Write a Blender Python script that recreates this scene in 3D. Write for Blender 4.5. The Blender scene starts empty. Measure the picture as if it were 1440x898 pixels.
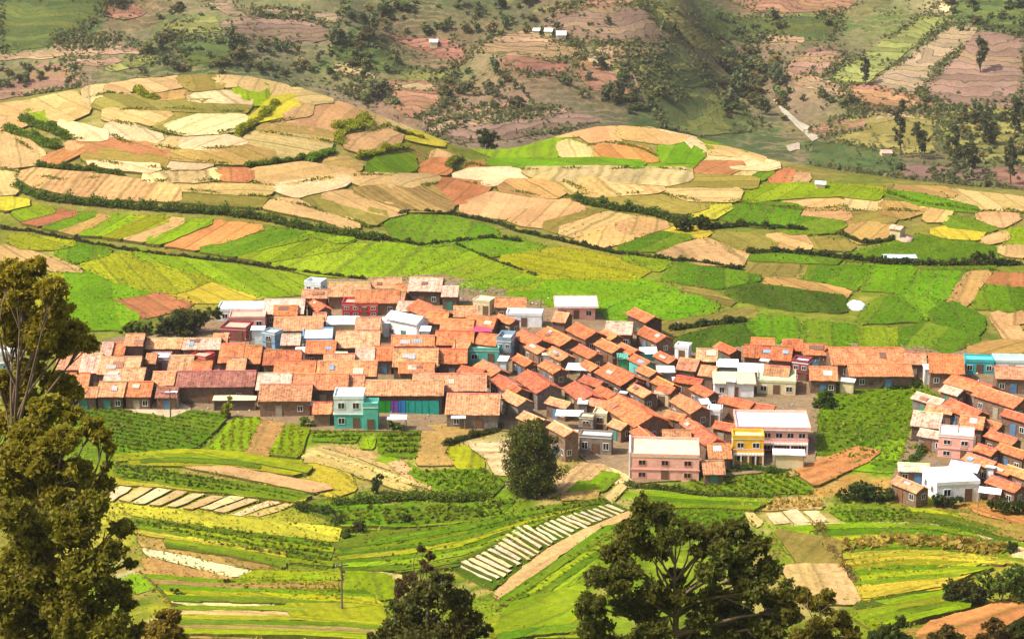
import bpy, math, random
import numpy as np
from mathutils import Vector, geometry
R = math.radians
random.seed(7); rng = np.random.default_rng(7)
S = bpy.context.scene
# ---------------------------------------------------------------- camera, sky, sun, exposure
CZ, PITCH, HF = 100.0, R(16.0), R(30.0)
cd = bpy.data.cameras.new('camera'); cam = bpy.data.objects.new('camera', cd)
S.collection.objects.link(cam); S.camera = cam
cam.location = (0, 0, CZ); cam.rotation_euler = (R(90) - PITCH, 0, 0)
cd.sensor_width = 36; cd.lens = 18 / math.tan(HF / 2); cd.clip_start = 1; cd.clip_end = 6000
SUN_EL, SUN_AZ = R(52), R(-106)            # azimuth from +Y, negative = to the left
w = bpy.data.worlds.new('World'); S.world = w; w.use_nodes = True
nt = w.node_tree; nt.nodes.clear()
sky = nt.nodes.new('ShaderNodeTexSky'); sky.sky_type = 'NISHITA'; sky.sun_disc = False
sky.sun_elevation = SUN_EL; sky.sun_rotation = SUN_AZ; sky.air_density = 1.0; sky.dust_density = 4.0
bg = nt.nodes.new('ShaderNodeBackground'); bg.inputs[1].default_value = 0.15
wo = nt.nodes.new('ShaderNodeOutputWorld')
nt.links.new(sky.outputs[0], bg.inputs[0]); nt.links.new(bg.outputs[0], wo.inputs[0])
sd = bpy.data.lights.new('sun', 'SUN'); sd.energy = 4.6; sd.angle = R(0.5); sd.color = (1.0, 0.94, 0.82)
so = bpy.data.objects.new('sun', sd); S.collection.objects.link(so)
sdir = Vector((math.sin(SUN_AZ) * math.cos(SUN_EL), math.cos(SUN_AZ) * math.cos(SUN_EL), math.sin(SUN_EL)))
so.rotation_euler = sdir.to_track_quat('Z', 'Y').to_euler(); so.location = (-200, 200, 300)
S.view_settings.view_transform = 'Standard'; S.view_settings.look = 'None'
S.view_settings.exposure = 0.36; S.view_settings.gamma = 1.0
S.cycles.max_bounces = 5; S.cycles.diffuse_bounces = 3; S.cycles.transmission_bounces = 3; S.cycles.volume_bounces = 0
S.cycles.use_denoising = True

# ---------------------------------------------------------------- terrain height and pixel rays
F = 720 / math.tan(HF / 2)
CP, SP = math.cos(PITCH), math.sin(PITCH)
def rays(px, py):
    u = (np.asarray(px, float) - 720) / F; v = (449 - np.asarray(py, float)) / F
    return np.stack([u, CP + v * SP, -SP + v * CP], -1)
def sm(a, b, x):
    t = np.clip((x - a) / (b - a), 0, 1); return t * t * (3 - 2 * t)
def cint(x, pts):
    xs, ys = zip(*pts); fx = np.linspace(xs[0], xs[-1], 400); fy = np.interp(fx, xs, ys)
    k = np.hanning(15); k /= k.sum(); fy = np.convolve(np.pad(fy, 7, mode='edge'), k, 'valid')
    return np.interp(x, fx, fy)
CREST = [(-700, 4), (-260, 7), (-139, 11.6), (-120, 14.6), (-100, 18.6), (-81, 20.0), (-58, 15.2), (-39, 9.0), (-23, 0.5), (-13, -5), (0, -4.5),
         (15, 2.5), (33, 6.2), (50, 3), (65, 0.5), (80, 0), (140, 0.5), (700, 2)]
YC = [(-700, 520), (20, 522), (50, 512), (75, 486), (100, 468), (140, 448), (700, 440)]
TOE = [(-700, 680), (-120, 700), (0, 690), (60, 725), (105, 835), (140, 775), (200, 740), (700, 720)]
def H(x, y):
    x = np.asarray(x, float); y = np.asarray(y, float)
    near = 97 - 0.475 * y
    base = 0.5 * np.sin(x / 21 + 1) * np.sin(y / 27) + 0.35 * np.sin(x / 9 + y / 13)
    yc = cint(x, YC); cr = cint(x, CREST)
    g = sm(395, yc, y); f = sm(yc + 4, yc + 120, y)
    plat = base * (1 - f) + cr * g * (1 - f) - 40 * f
    toe = cint(x, TOE); s = y - toe
    sp = 12 * np.log1p(np.exp(np.clip(s / 12, -30, 30))); sp = np.where(s > 300, s, sp)
    rid = 7 * np.sin((x + 0.55 * y) / 38) + 4 * np.sin((x - 0.8 * y) / 23 + 2) + 2 * np.sin(x / 9 + y / 17)
    far = 0.36 * sp + rid * sm(10, 110, s)
    z = plat + far
    k = 4.0
    return k * np.logaddexp(np.clip(z / k, -200, 400), np.clip(near / k, -200, 400))
TS = np.concatenate([np.arange(60, 700, 0.8), np.arange(700, 1500, 1.6)])
def hits(px, py, dz=0.0):
    d = rays(px, py); d = d / d[:, 1:2]
    out = np.zeros((len(d), 3))
    for i in range(0, len(d), 200):
        dd = d[i:i + 200]
        X = dd[:, 0:1] * TS; Z = CZ + dd[:, 2:3] * TS
        gap = Z - H(X, np.broadcast_to(TS, X.shape)) - dz
        neg = gap < 0; j = np.argmax(neg, 1); j = np.where(neg.any(1), np.maximum(j, 1), len(TS) - 1)
        r = np.arange(len(dd)); g0, g1 = gap[r, j - 1], gap[r, j]
        t = np.clip(g0 / (g0 - g1 + 1e-9), 0, 1); T = TS[j - 1] + (TS[j] - TS[j - 1]) * t
        out[i:i + 200] = np.stack([dd[:, 0] * T, T, CZ + dd[:, 2] * T - dz], -1)
    return out
def hit(px, py, dz=0.0): return hits([px], [py], dz)[0]
def at(px, py, y):
    d = rays(px, py); return Vector((d[0] / d[1] * y, y, CZ + d[2] / d[1] * y))

# ---------------------------------------------------------------- objects and properties
def link(o): S.collection.objects.link(o); return o
def mesh_obj(name, V, Fc, mat, parent=None, color=None, smooth=False, attr=None, uv=None, mats=None, midx=None):
    me = bpy.data.meshes.new(name)
    me.from_pydata([tuple(v) for v in V], [], [tuple(f) for f in Fc])
    if mats:
        for m in mats: me.materials.append(m)
    else: me.materials.append(mat)
    if midx is not None: me.polygons.foreach_set('material_index', midx)
    if attr is not None:
        a = me.attributes.new('rnd', 'FLOAT', 'POINT'); a.data.foreach_set('value', np.asarray(attr, np.float32))
    if uv is not None:
        l = me.uv_layers.new(name='UVMap'); li = np.zeros(len(me.loops), np.int32); me.loops.foreach_get('vertex_index', li)
        l.data.foreach_set('uv', np.asarray(uv, np.float32)[li].ravel())
    if smooth: me.polygons.foreach_set('use_smooth', [True] * len(me.polygons))
    me.update()
    o = link(bpy.data.objects.new(name, me))
    if parent: o.parent = parent
    if color: o.color = tuple(color) + ((1,) if len(color) == 3 else ())
    return o
def quads_obj(name, Q, mat, parent=None, color=None, rnd=None):
    """Q: (n,4,3) array of separate quads"""
    n = len(Q); me = bpy.data.meshes.new(name)
    me.vertices.add(n * 4); me.vertices.foreach_set('co', np.asarray(Q, np.float32).ravel())
    me.loops.add(n * 4); me.loops.foreach_set('vertex_index', np.arange(n * 4, dtype=np.int32))
    me.polygons.add(n); me.polygons.foreach_set('loop_start', np.arange(0, n * 4, 4, dtype=np.int32))
    me.polygons.foreach_set('loop_total', np.full(n, 4, np.int32))
    me.materials.append(mat); me.update(calc_edges=True)
    a = me.attributes.new('rnd', 'FLOAT', 'POINT')
    r = rng.random(n) if rnd is None else rnd
    a.data.foreach_set('value', np.repeat(np.asarray(r, np.float32), 4))
    o = link(bpy.data.objects.new(name, me))
    if parent: o.parent = parent
    if color: o.color = tuple(color) + ((1,) if len(color) == 3 else ())
    return o
def tag(o, label=None, cat=None, group=None, kind=None):
    if label: o['label'] = label
    if cat: o['category'] = cat
    if group: o['group'] = group
    if kind: o['kind'] = kind
    return o
def empty(name, loc, rz=0, label=None, cat=None, group=None):
    o = link(bpy.data.objects.new(name, None)); o.location = loc; o.rotation_euler = (0, 0, rz); o.empty_display_size = 0.5
    return tag(o, label, cat, group)
class MB:
    def __init__(s): s.v = []; s.f = []
    def box(s, x0, x1, y0, y1, z0, z1):
        n = len(s.v)
        s.v += [(x0, y0, z0), (x1, y0, z0), (x1, y1, z0), (x0, y1, z0), (x0, y0, z1), (x1, y0, z1), (x1, y1, z1), (x0, y1, z1)]
        s.f += [tuple(n + i for i in q) for q in ((3, 2, 1, 0), (4, 5, 6, 7), (0, 1, 5, 4), (1, 2, 6, 5), (2, 3, 7, 6), (3, 0, 4, 7))]
        return s
    def tube(s, pts, rad, k=6):
        pts = [Vector(p) for p in pts]; n0 = len(s.v)
        for i, p in enumerate(pts):
            t = (pts[min(i + 1, len(pts) - 1)] - pts[max(i - 1, 0)]).normalized()
            a = t.orthogonal().normalized(); b = t.cross(a)
            for j in range(k):
                q = 2 * math.pi * j / k; s.v.append(tuple(p + (a * math.cos(q) + b * math.sin(q)) * rad[i]))
        for i in range(len(pts) - 1):
            for j in range(k):
                s.f.append((n0 + i * k + j, n0 + i * k + (j + 1) % k, n0 + (i + 1) * k + (j + 1) % k, n0 + (i + 1) * k + j))
        s.f.append(tuple(n0 + (len(pts) - 1) * k + j for j in range(k)))
        return s
    def build(s, name, mat, parent=None, color=None, smooth=False): return mesh_obj(name, s.v, s.f, mat, parent, color, smooth)

# ---------------------------------------------------------------- materials
def newmat(name):
    m = bpy.data.materials.new(name); m.use_nodes = True; n = m.node_tree; n.nodes.clear()
    out = n.nodes.new('ShaderNodeOutputMaterial'); return m, n, out
def N(n, t, **k):
    x = n.nodes.new(t)
    for a, b in k.items(): setattr(x, a, b)
    return x
def val(n, sock, v):
    if isinstance(v, (int, float)): sock.default_value = v
    else: n.links.new(v, sock)
def math_(n, op, a, b=0.0, c=None):
    x = N(n, 'ShaderNodeMath', operation=op); val(n, x.inputs[0], a); val(n, x.inputs[1], b)
    if c is not None: val(n, x.inputs[2], c)
    return x.outputs[0]
def noise(n, vec, scale, detail=3, rough=0.55):
    x = N(n, 'ShaderNodeTexNoise'); x.inputs['Scale'].default_value = scale; x.inputs['Detail'].default_value = detail
    x.inputs['Roughness'].default_value = rough; n.links.new(vec, x.inputs['Vector']); return x.outputs['Fac']
def mrange(n, v, a, b, c, d):
    x = N(n, 'ShaderNodeMapRange'); val(n, x.inputs[0], v)
    for i, q in enumerate((a, b, c, d)): x.inputs[i + 1].default_value = q
    return x.outputs[0]
def mix(n, f, a, b, mode='MIX'):
    x = N(n, 'ShaderNodeMix', data_type='RGBA', blend_type=mode); val(n, x.inputs[0], f)
    for s_, q in ((x.inputs[6], a), (x.inputs[7], b)):
        if isinstance(q, tuple): s_.default_value = q + ((1,) if len(q) == 3 else ())
        else: n.links.new(q, s_)
    return x.outputs[2]
def scale_col(n, col, f):
    x = N(n, 'ShaderNodeVectorMath', operation='SCALE'); n.links.new(col, x.inputs[0]); val(n, x.inputs['Scale'], f); return x.outputs[0]
def bsdf(n, out, col, rough=0.9, spec=0.1, bump=None, bs=0.5, bd=0.1):
    b = N(n, 'ShaderNodeBsdfPrincipled'); b.inputs['Roughness'].default_value = rough; b.inputs['Specular IOR Level'].default_value = spec
    if isinstance(col, tuple): b.inputs['Base Color'].default_value = col + (1,)
    else: n.links.new(col, b.inputs['Base Color'])
    if bump is not None:
        k = N(n, 'ShaderNodeBump'); k.inputs['Strength'].default_value = bs; k.inputs['Distance'].default_value = bd
        n.links.new(bump, k.inputs['Height']); n.links.new(k.outputs[0], b.inputs['Normal'])
    n.links.new(b.outputs[0], out.inputs[0]); return b
def pos(n): return N(n, 'ShaderNodeNewGeometry').outputs['Position']

def mat_field(far=False):
    m, n, out = newmat('far_terraces' if far else 'field_rows'); oi = N(n, 'ShaderNodeObjectInfo'); p = pos(n)
    uv = N(n, 'ShaderNodeUVMap').outputs[0]; sp = N(n, 'ShaderNodeSeparateXYZ'); n.links.new(uv, sp.inputs[0])
    wob = math_(n, 'MULTIPLY', math_(n, 'SUBTRACT', noise(n, p, 0.12, 2), 0.5), 1.1)
    v = math_(n, 'ADD', sp.outputs[1], wob)
    if far:
        sx = N(n, 'ShaderNodeSeparateXYZ'); n.links.new(p, sx.inputs[0])
        v = math_(n, 'ADD', math_(n, 'MULTIPLY', sx.outputs[2], 0.62), math_(n, 'MULTIPLY', noise(n, p, 0.03, 3), 7.0))
    st = math_(n, 'MULTIPLY_ADD', math_(n, 'SINE', math_(n, 'MULTIPLY', v, 6.283)), 0.5, 0.5)
    st = math_(n, 'POWER', st, 1.8); brk = noise(n, p, 0.35, 4, 0.7); st = math_(n, 'MULTIPLY', st, mrange(n, brk, 0.38, 0.62, 0.15, 1.15))
    # broad beds: a slow stripe of several rows, uneven
    has = mrange(n, oi.outputs['Alpha'], 0.0, 0.05, 0.0, 1.0)
    bed = N(n, 'ShaderNodeTexWhiteNoise', noise_dimensions='1D'); vb = math_(n, 'MULTIPLY_ADD', v, 1.0 if far else 0.27, math_(n, 'MULTIPLY', oi.outputs['Random'], 40.0)); n.links.new(math_(n, 'FLOOR', vb), bed.inputs['W'])
    bed2 = N(n, 'ShaderNodeTexWhiteNoise', noise_dimensions='1D'); n.links.new(math_(n, 'ADD', math_(n, 'FLOOR', vb), 71.3), bed2.inputs['W'])
    fr = math_(n, 'FRACT', vb); edge = mrange(n, math_(n, 'ABSOLUTE', math_(n, 'SUBTRACT', fr, 0.5)), 0.40, 0.47, 0.0, 0.75 if far else 0.4)
    c = oi.outputs['Color']
    soil = mix(n, 0.45, scale_col(n, c, 0.62), (0.16, 0.105, 0.03))
    cc = mix(n, math_(n, 'MULTIPLY', st, oi.outputs['Alpha']), c, soil)
    cc = scale_col(n, cc, math_(n, 'MULTIPLY_ADD', math_(n, 'SUBTRACT', bed.outputs[0], 0.5), math_(n, 'MULTIPLY', math_(n, 'MULTIPLY_ADD', oi.outputs['Alpha'], 0.5, 0.2), has), 1.0))
    cc = mix(n, math_(n, 'MULTIPLY', has, mrange(n, bed2.outputs[0], 0.5, 1.0, 0.0, 0.3)), cc, mix(n, 0.5, cc, (0.40, 0.33, 0.03)))
    cc = mix(n, math_(n, 'MULTIPLY', edge, mrange(n, oi.outputs['Alpha'], 0.05, 0.3, 0.0, 1.0)), cc, (0.07, 0.075, 0.012) if not far else (0.05, 0.065, 0.022))
    big = noise(n, p, 0.07, 4, 0.65); fine = noise(n, p, 0.9, 4, 0.7); fin2 = noise(n, p, 3.2, 2, 0.6)
    k = math_(n, 'MULTIPLY', math_(n, 'MULTIPLY', mrange(n, big, 0.25, 0.75, 0.76, 1.24), mrange(n, fine, 0.25, 0.75, 0.70, 1.3)), mrange(n, fin2, 0.25, 0.75, 0.75, 1.25))
    cc = scale_col(n, cc, k)
    # patches gone yellower or barer
    pt = mrange(n, noise(n, p, 0.16, 5, 0.7), 0.55, 0.8, 0.0, 0.5)
    cc = mix(n, pt, cc, mix(n, 0.5, cc, (0.36, 0.26, 0.07)))
    h = math_(n, 'ADD', math_(n, 'MULTIPLY', math_(n, 'MULTIPLY', st, oi.outputs['Alpha']), -0.6), fine)
    bsdf(n, out, cc, 0.95, 0.05, h, 0.5, 0.25); return m
def mat_plain(name, col=None, ns=1.2, amp=0.25, rough=0.9, spec=0.1, dirt=0.0, bd=0.02, dcol=(0.12, 0.09, 0.06)):
    m, n, out = newmat(name); tc = N(n, 'ShaderNodeTexCoord').outputs['Object']; oi = N(n, 'ShaderNodeObjectInfo')
    mp = N(n, 'ShaderNodeVectorMath', operation='ADD'); n.links.new(tc, mp.inputs[0]); n.links.new(oi.outputs['Location'], mp.inputs[1]); p = mp.outputs[0]
    c = oi.outputs['Color'] if col is None else None
    f = math_(n, 'MULTIPLY', mrange(n, noise(n, p, ns, 4, 0.65), 0.25, 0.75, 1 - amp, 1 + amp), mrange(n, noise(n, p, ns * 5, 2), 0.3, 0.7, 1 - amp * .5, 1 + amp * .5))
    if c is None:
        rgb = N(n, 'ShaderNodeRGB'); rgb.outputs[0].default_value = col + (1,); c = rgb.outputs[0]
    cc = scale_col(n, c, f)
    if dirt: cc = mix(n, mrange(n, noise(n, p, 0.8, 5, 0.75), 0.48, 0.75, 0, dirt), cc, dcol)
    bsdf(n, out, cc, rough, spec, noise(n, p, ns * 6, 3), 0.4, bd); return m
def mat_tile():
    m, n, out = newmat('clay_tiles'); oi = N(n, 'ShaderNodeObjectInfo')
    uv = N(n, 'ShaderNodeUVMap').outputs[0]; sp = N(n, 'ShaderNodeSeparateXYZ'); n.links.new(uv, sp.inputs[0])
    tc = N(n, 'ShaderNodeTexCoord').outputs['Object']
    ad = N(n, 'ShaderNodeVectorMath', operation='ADD'); n.links.new(tc, ad.inputs[0]); n.links.new(oi.outputs['Location'], ad.inputs[1]); p = ad.outputs[0]
    u, v = sp.outputs[0], sp.outputs[1]
    row = math_(n, 'FRACT', math_(n, 'MULTIPLY', v, 1 / 0.33)); colm = math_(n, 'MULTIPLY_ADD', math_(n, 'SINE', math_(n, 'MULTIPLY', u, 6.283 / 0.42)), 0.5, 0.5)
    wn = N(n, 'ShaderNodeTexWhiteNoise', noise_dimensions='3D')
    cb = N(n, 'ShaderNodeCombineXYZ'); n.links.new(math_(n, 'FLOOR', math_(n, 'MULTIPLY', u, 1 / 0.42)), cb.inputs[0]); n.links.new(math_(n, 'FLOOR', math_(n, 'MULTIPLY', v, 1 / 0.33)), cb.inputs[1])
    n.links.new(math_(n, 'MULTIPLY', oi.outputs['Random'], 91.0), cb.inputs[2]); n.links.new(cb.outputs[0], wn.inputs['Vector'])
    c = oi.outputs['Color']
    cc = scale_col(n, c, mrange(n, wn.outputs['Value'], 0, 1, 0.68, 1.3))
    # replaced pale or sooty patches of tiles, lichen and dust
    cc = mix(n, mrange(n, noise(n, p, 0.55, 5, 0.75), 0.53, 0.72, 0, 0.45), cc, (0.60, 0.35, 0.19))
    cc = mix(n, mrange(n, noise(n, p, 0.75, 5, 0.8), 0.50, 0.74, 0, 0.8), cc, (0.13, 0.05, 0.025))
    streak = N(n, 'ShaderNodeTexNoise'); streak.inputs['Scale'].default_value = 1.0; streak.inputs['Detail'].default_value = 3
    c2 = N(n, 'ShaderNodeCombineXYZ'); n.links.new(math_(n, 'MULTIPLY', u, 1.6), c2.inputs[0]); n.links.new(math_(n, 'MULTIPLY', v, 0.25), c2.inputs[1]); n.links.new(oi.outputs['Random'], c2.inputs[2]); n.links.new(c2.outputs[0], streak.inputs['Vector'])
    cc = scale_col(n, cc, mrange(n, streak.outputs['Fac'], 0.3, 0.7, 0.8, 1.2))
    h = math_(n, 'ADD', math_(n, 'MULTIPLY', row, 0.7), math_(n, 'MULTIPLY', colm, 0.6))
    bsdf(n, out, cc, 0.85, 0.15, h, 0.9, 0.07); return m
def mat_tin():
    m, n, out = newmat('corrugated_sheet'); oi = N(n, 'ShaderNodeObjectInfo'); uv = N(n, 'ShaderNodeUVMap').outputs[0]
    sp = N(n, 'ShaderNodeSeparateXYZ'); n.links.new(uv, sp.inputs[0]); p = N(n, 'ShaderNodeTexCoord').outputs['Object']
    s = math_(n, 'SINE', math_(n, 'MULTIPLY', sp.outputs[0], 6.283 / 0.3))
    cc = scale_col(n, oi.outputs['Color'], mrange(n, noise(n, p, 0.9, 4), 0.3, 0.7, 0.85, 1.1))
    cc = mix(n, mrange(n, noise(n, p, 0.7, 5, 0.75), 0.52, 0.75, 0, 0.55), cc, (0.2, 0.1, 0.06))
    bsdf(n, out, cc, 0.55, 0.3, s, 0.6, 0.04); return m
def mat_leaf():
    m, n, out = newmat('leaves'); oi = N(n, 'ShaderNodeObjectInfo')
    at_ = N(n, 'ShaderNodeAttribute'); at_.attribute_name = 'rnd'; r = at_.outputs['Fac']
    c = oi.outputs['Color']; p = pos(n)
    cc = scale_col(n, c, mrange(n, r, 0, 1, 0.55, 1.5))
    cc = mix(n, mrange(n, noise(n, p, 0.35, 3), 0.4, 0.7, 0, 0.6), cc, mix(n, 0.6, cc, (0.2, 0.14, 0.012)))
    d = N(n, 'ShaderNodeBsdfPrincipled'); d.inputs['Roughness'].default_value = 0.6; d.inputs['Specular IOR Level'].default_value = 0.25
    n.links.new(cc, d.inputs['Base Color'])
    t = N(n, 'ShaderNodeBsdfTranslucent'); n.links.new(scale_col(n, cc, 1.3), t.inputs[0])
    ms = N(n, 'ShaderNodeMixShader'); ms.inputs[0].default_value = 0.45
    n.links.new(d.outputs[0], ms.inputs[1]); n.links.new(t.outputs[0], ms.inputs[2]); n.links.new(ms.outputs[0], out.inputs[0]); return m
def mat_ground():
    m, n, out = newmat('ground_cover'); p = pos(n)
    a = N(n, 'ShaderNodeVertexColor'); a.layer_name = 'biome'
    big = noise(n, p, 0.045, 5, 0.65); mid = noise(n, p, 0.33, 4, 0.7); fine = noise(n, p, 1.7, 3, 0.7)
    cc = scale_col(n, a.outputs[0], math_(n, 'MULTIPLY', mrange(n, big, 0.25, 0.75, 0.7, 1.3), math_(n, 'MULTIPLY', mrange(n, mid, 0.25, 0.75, 0.65, 1.35), mrange(n, fine, 0.25, 0.75, 0.75, 1.25))))
    cc = mix(n, mrange(n, noise(n, p, 0.09, 5, 0.75), 0.56, 0.72, 0, 0.7), cc, mix(n, 0.75, cc, (0.36, 0.27, 0.08)))
    sx = N(n, 'ShaderNodeSeparateXYZ'); n.links.new(p, sx.inputs[0])
    fz = math_(n, 'FRACT', math_(n, 'ADD', math_(n, 'MULTIPLY', sx.outputs[2], 0.5), math_(n, 'MULTIPLY', noise(n, p, 0.03, 5, 0.65), 7.0)))
    ln = math_(n, 'MULTIPLY', mrange(n, math_(n, 'ABSOLUTE', math_(n, 'SUBTRACT', fz, 0.5)), 0.30, 0.46, 0.0, 0.75), math_(n, 'MULTIPLY', mrange(n, sx.outputs[1], 620, 680, 0, 1), mrange(n, noise(n, p, 0.02, 3), 0.38, 0.55, 0, 0.9)))
    cc = mix(n, ln, cc, (0.26, 0.17, 0.10))
    bsdf(n, out, cc, 1.0, 0.03, mid, 0.8, 0.6); return m
M = dict(field=mat_field(), farfield=mat_field(True), tile=mat_tile(), tin=mat_tin(), leaf=mat_leaf(), ground=mat_ground(),
    wall=mat_plain('plaster', None, 0.9, 0.16, 0.85, 0.15, 0.3), stone=mat_plain('mud_and_stone', None, 1.6, 0.45, 0.95, 0.05, 0.6, 0.06),
    bank=mat_plain('grassy_bank', None, 0.8, 0.4, 1.0, 0.02, 0.5, 0.2, (0.10, 0.075, 0.02)),
    wood=mat_plain('painted_wood', None, 2.0, 0.2, 0.7, 0.2, 0.3), bark=mat_plain('bark', None, 2.0, 0.4, 0.95, 0.05, 0.3),
    conc=mat_plain('concrete', None, 0.7, 0.15, 0.9, 0.1, 0.45, 0.02, (0.25, 0.22, 0.18)))
def mat_glass():
    m, n, out = newmat('dark_window'); bsdf(n, out, (0.015, 0.018, 0.022), 0.25, 0.5); return m
M['glass'] = mat_glass()
# ---------------------------------------------------------------- ground: one sheet
def build_ground():
    xs = np.concatenate([np.arange(-1300, -340, 40), np.arange(-340, 340, 2.3), np.arange(340, 1301, 40)])
    ys = np.concatenate([np.arange(-120, 180, 6), np.arange(180, 640, 2.0), np.arange(640, 1080, 3.2), np.arange(1080, 1700, 20)])
    X, Y = np.meshgrid(xs, ys); Z = np.zeros_like(X)
    for i in range(len(ys)): Z[i] = H(X[i], Y[i])
    nx, ny = len(xs), len(ys)
    V = np.stack([X, Y, Z], -1).reshape(-1, 3)
    i = np.arange(nx * ny).reshape(ny, nx)
    Q = np.stack([i[:-1, :-1], i[:-1, 1:], i[1:, 1:], i[1:, :-1]], -1).reshape(-1, 4)
    me = bpy.data.meshes.new('ground'); me.vertices.add(len(V)); me.vertices.foreach_set('co', V.astype(np.float32).ravel())
    me.loops.add(len(Q) * 4); me.loops.foreach_set('vertex_index', Q.astype(np.int32).ravel())
    me.polygons.add(len(Q)); me.polygons.foreach_set('loop_start', np.arange(0, len(Q) * 4, 4, dtype=np.int32)); me.polygons.foreach_set('loop_total', np.full(len(Q), 4, np.int32))
    me.polygons.foreach_set('use_smooth', np.ones(len(Q), bool)); me.materials.append(M['ground']); me.update(calc_edges=True)
    x, y = V[:, 0], V[:, 1]
    def nz(s, k): return (np.sin(x / s + k) * np.sin(y / s * 1.3 + k * 2) + np.sin((x + y) / s * 0.7 + k * 3) * np.sin((x - 1.4 * y) / s * .6 + k)) * 0.5
    lime, olive, dark = np.array((.155, .20, .015)), np.array((.19, .165, .03)), np.array((.07, .105, .015))
    scrub, mauve, fgreen = np.array((.062, .085, .03)), np.array((.19, .115, .08)), np.array((.085, .13, .03))
    a = np.clip(nz(24, 1) + 0.5, 0, 1)[:, None]; c = lime * a + olive * (1 - a)
    b = np.clip(nz(11, 4) - 0.1, 0, 1)[:, None]; c = c * (1 - b) + dark * b
    mnd = sm(390, 430, y)[:, None]; c = c * (1 - mnd) + mnd * (olive * .5 + dark * .5)
    f = sm(585, 640, y)[:, None]
    m1 = np.clip(nz(33, 2) * 2.2, 0, 1)[:, None] * .55; g1 = np.clip(nz(27, 6) * 2 , 0, 1)[:, None]
    fc = scrub * (1 - m1) + mauve * m1; fc = fc * (1 - g1) + fgreen * g1
    c = c * (1 - f) + fc * f
    ca = me.color_attributes.new('biome', 'FLOAT_COLOR', 'POINT'); ca.data.foreach_set('color', np.concatenate([c, np.ones((len(c), 1))], 1).astype(np.float32).ravel())
    tag(link(bpy.data.objects.new('ground', me)), kind='structure'); return V, c, me
GV, GC, GME = build_ground()
FPTS, FCOL, EDGE = [], [], []

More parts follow.
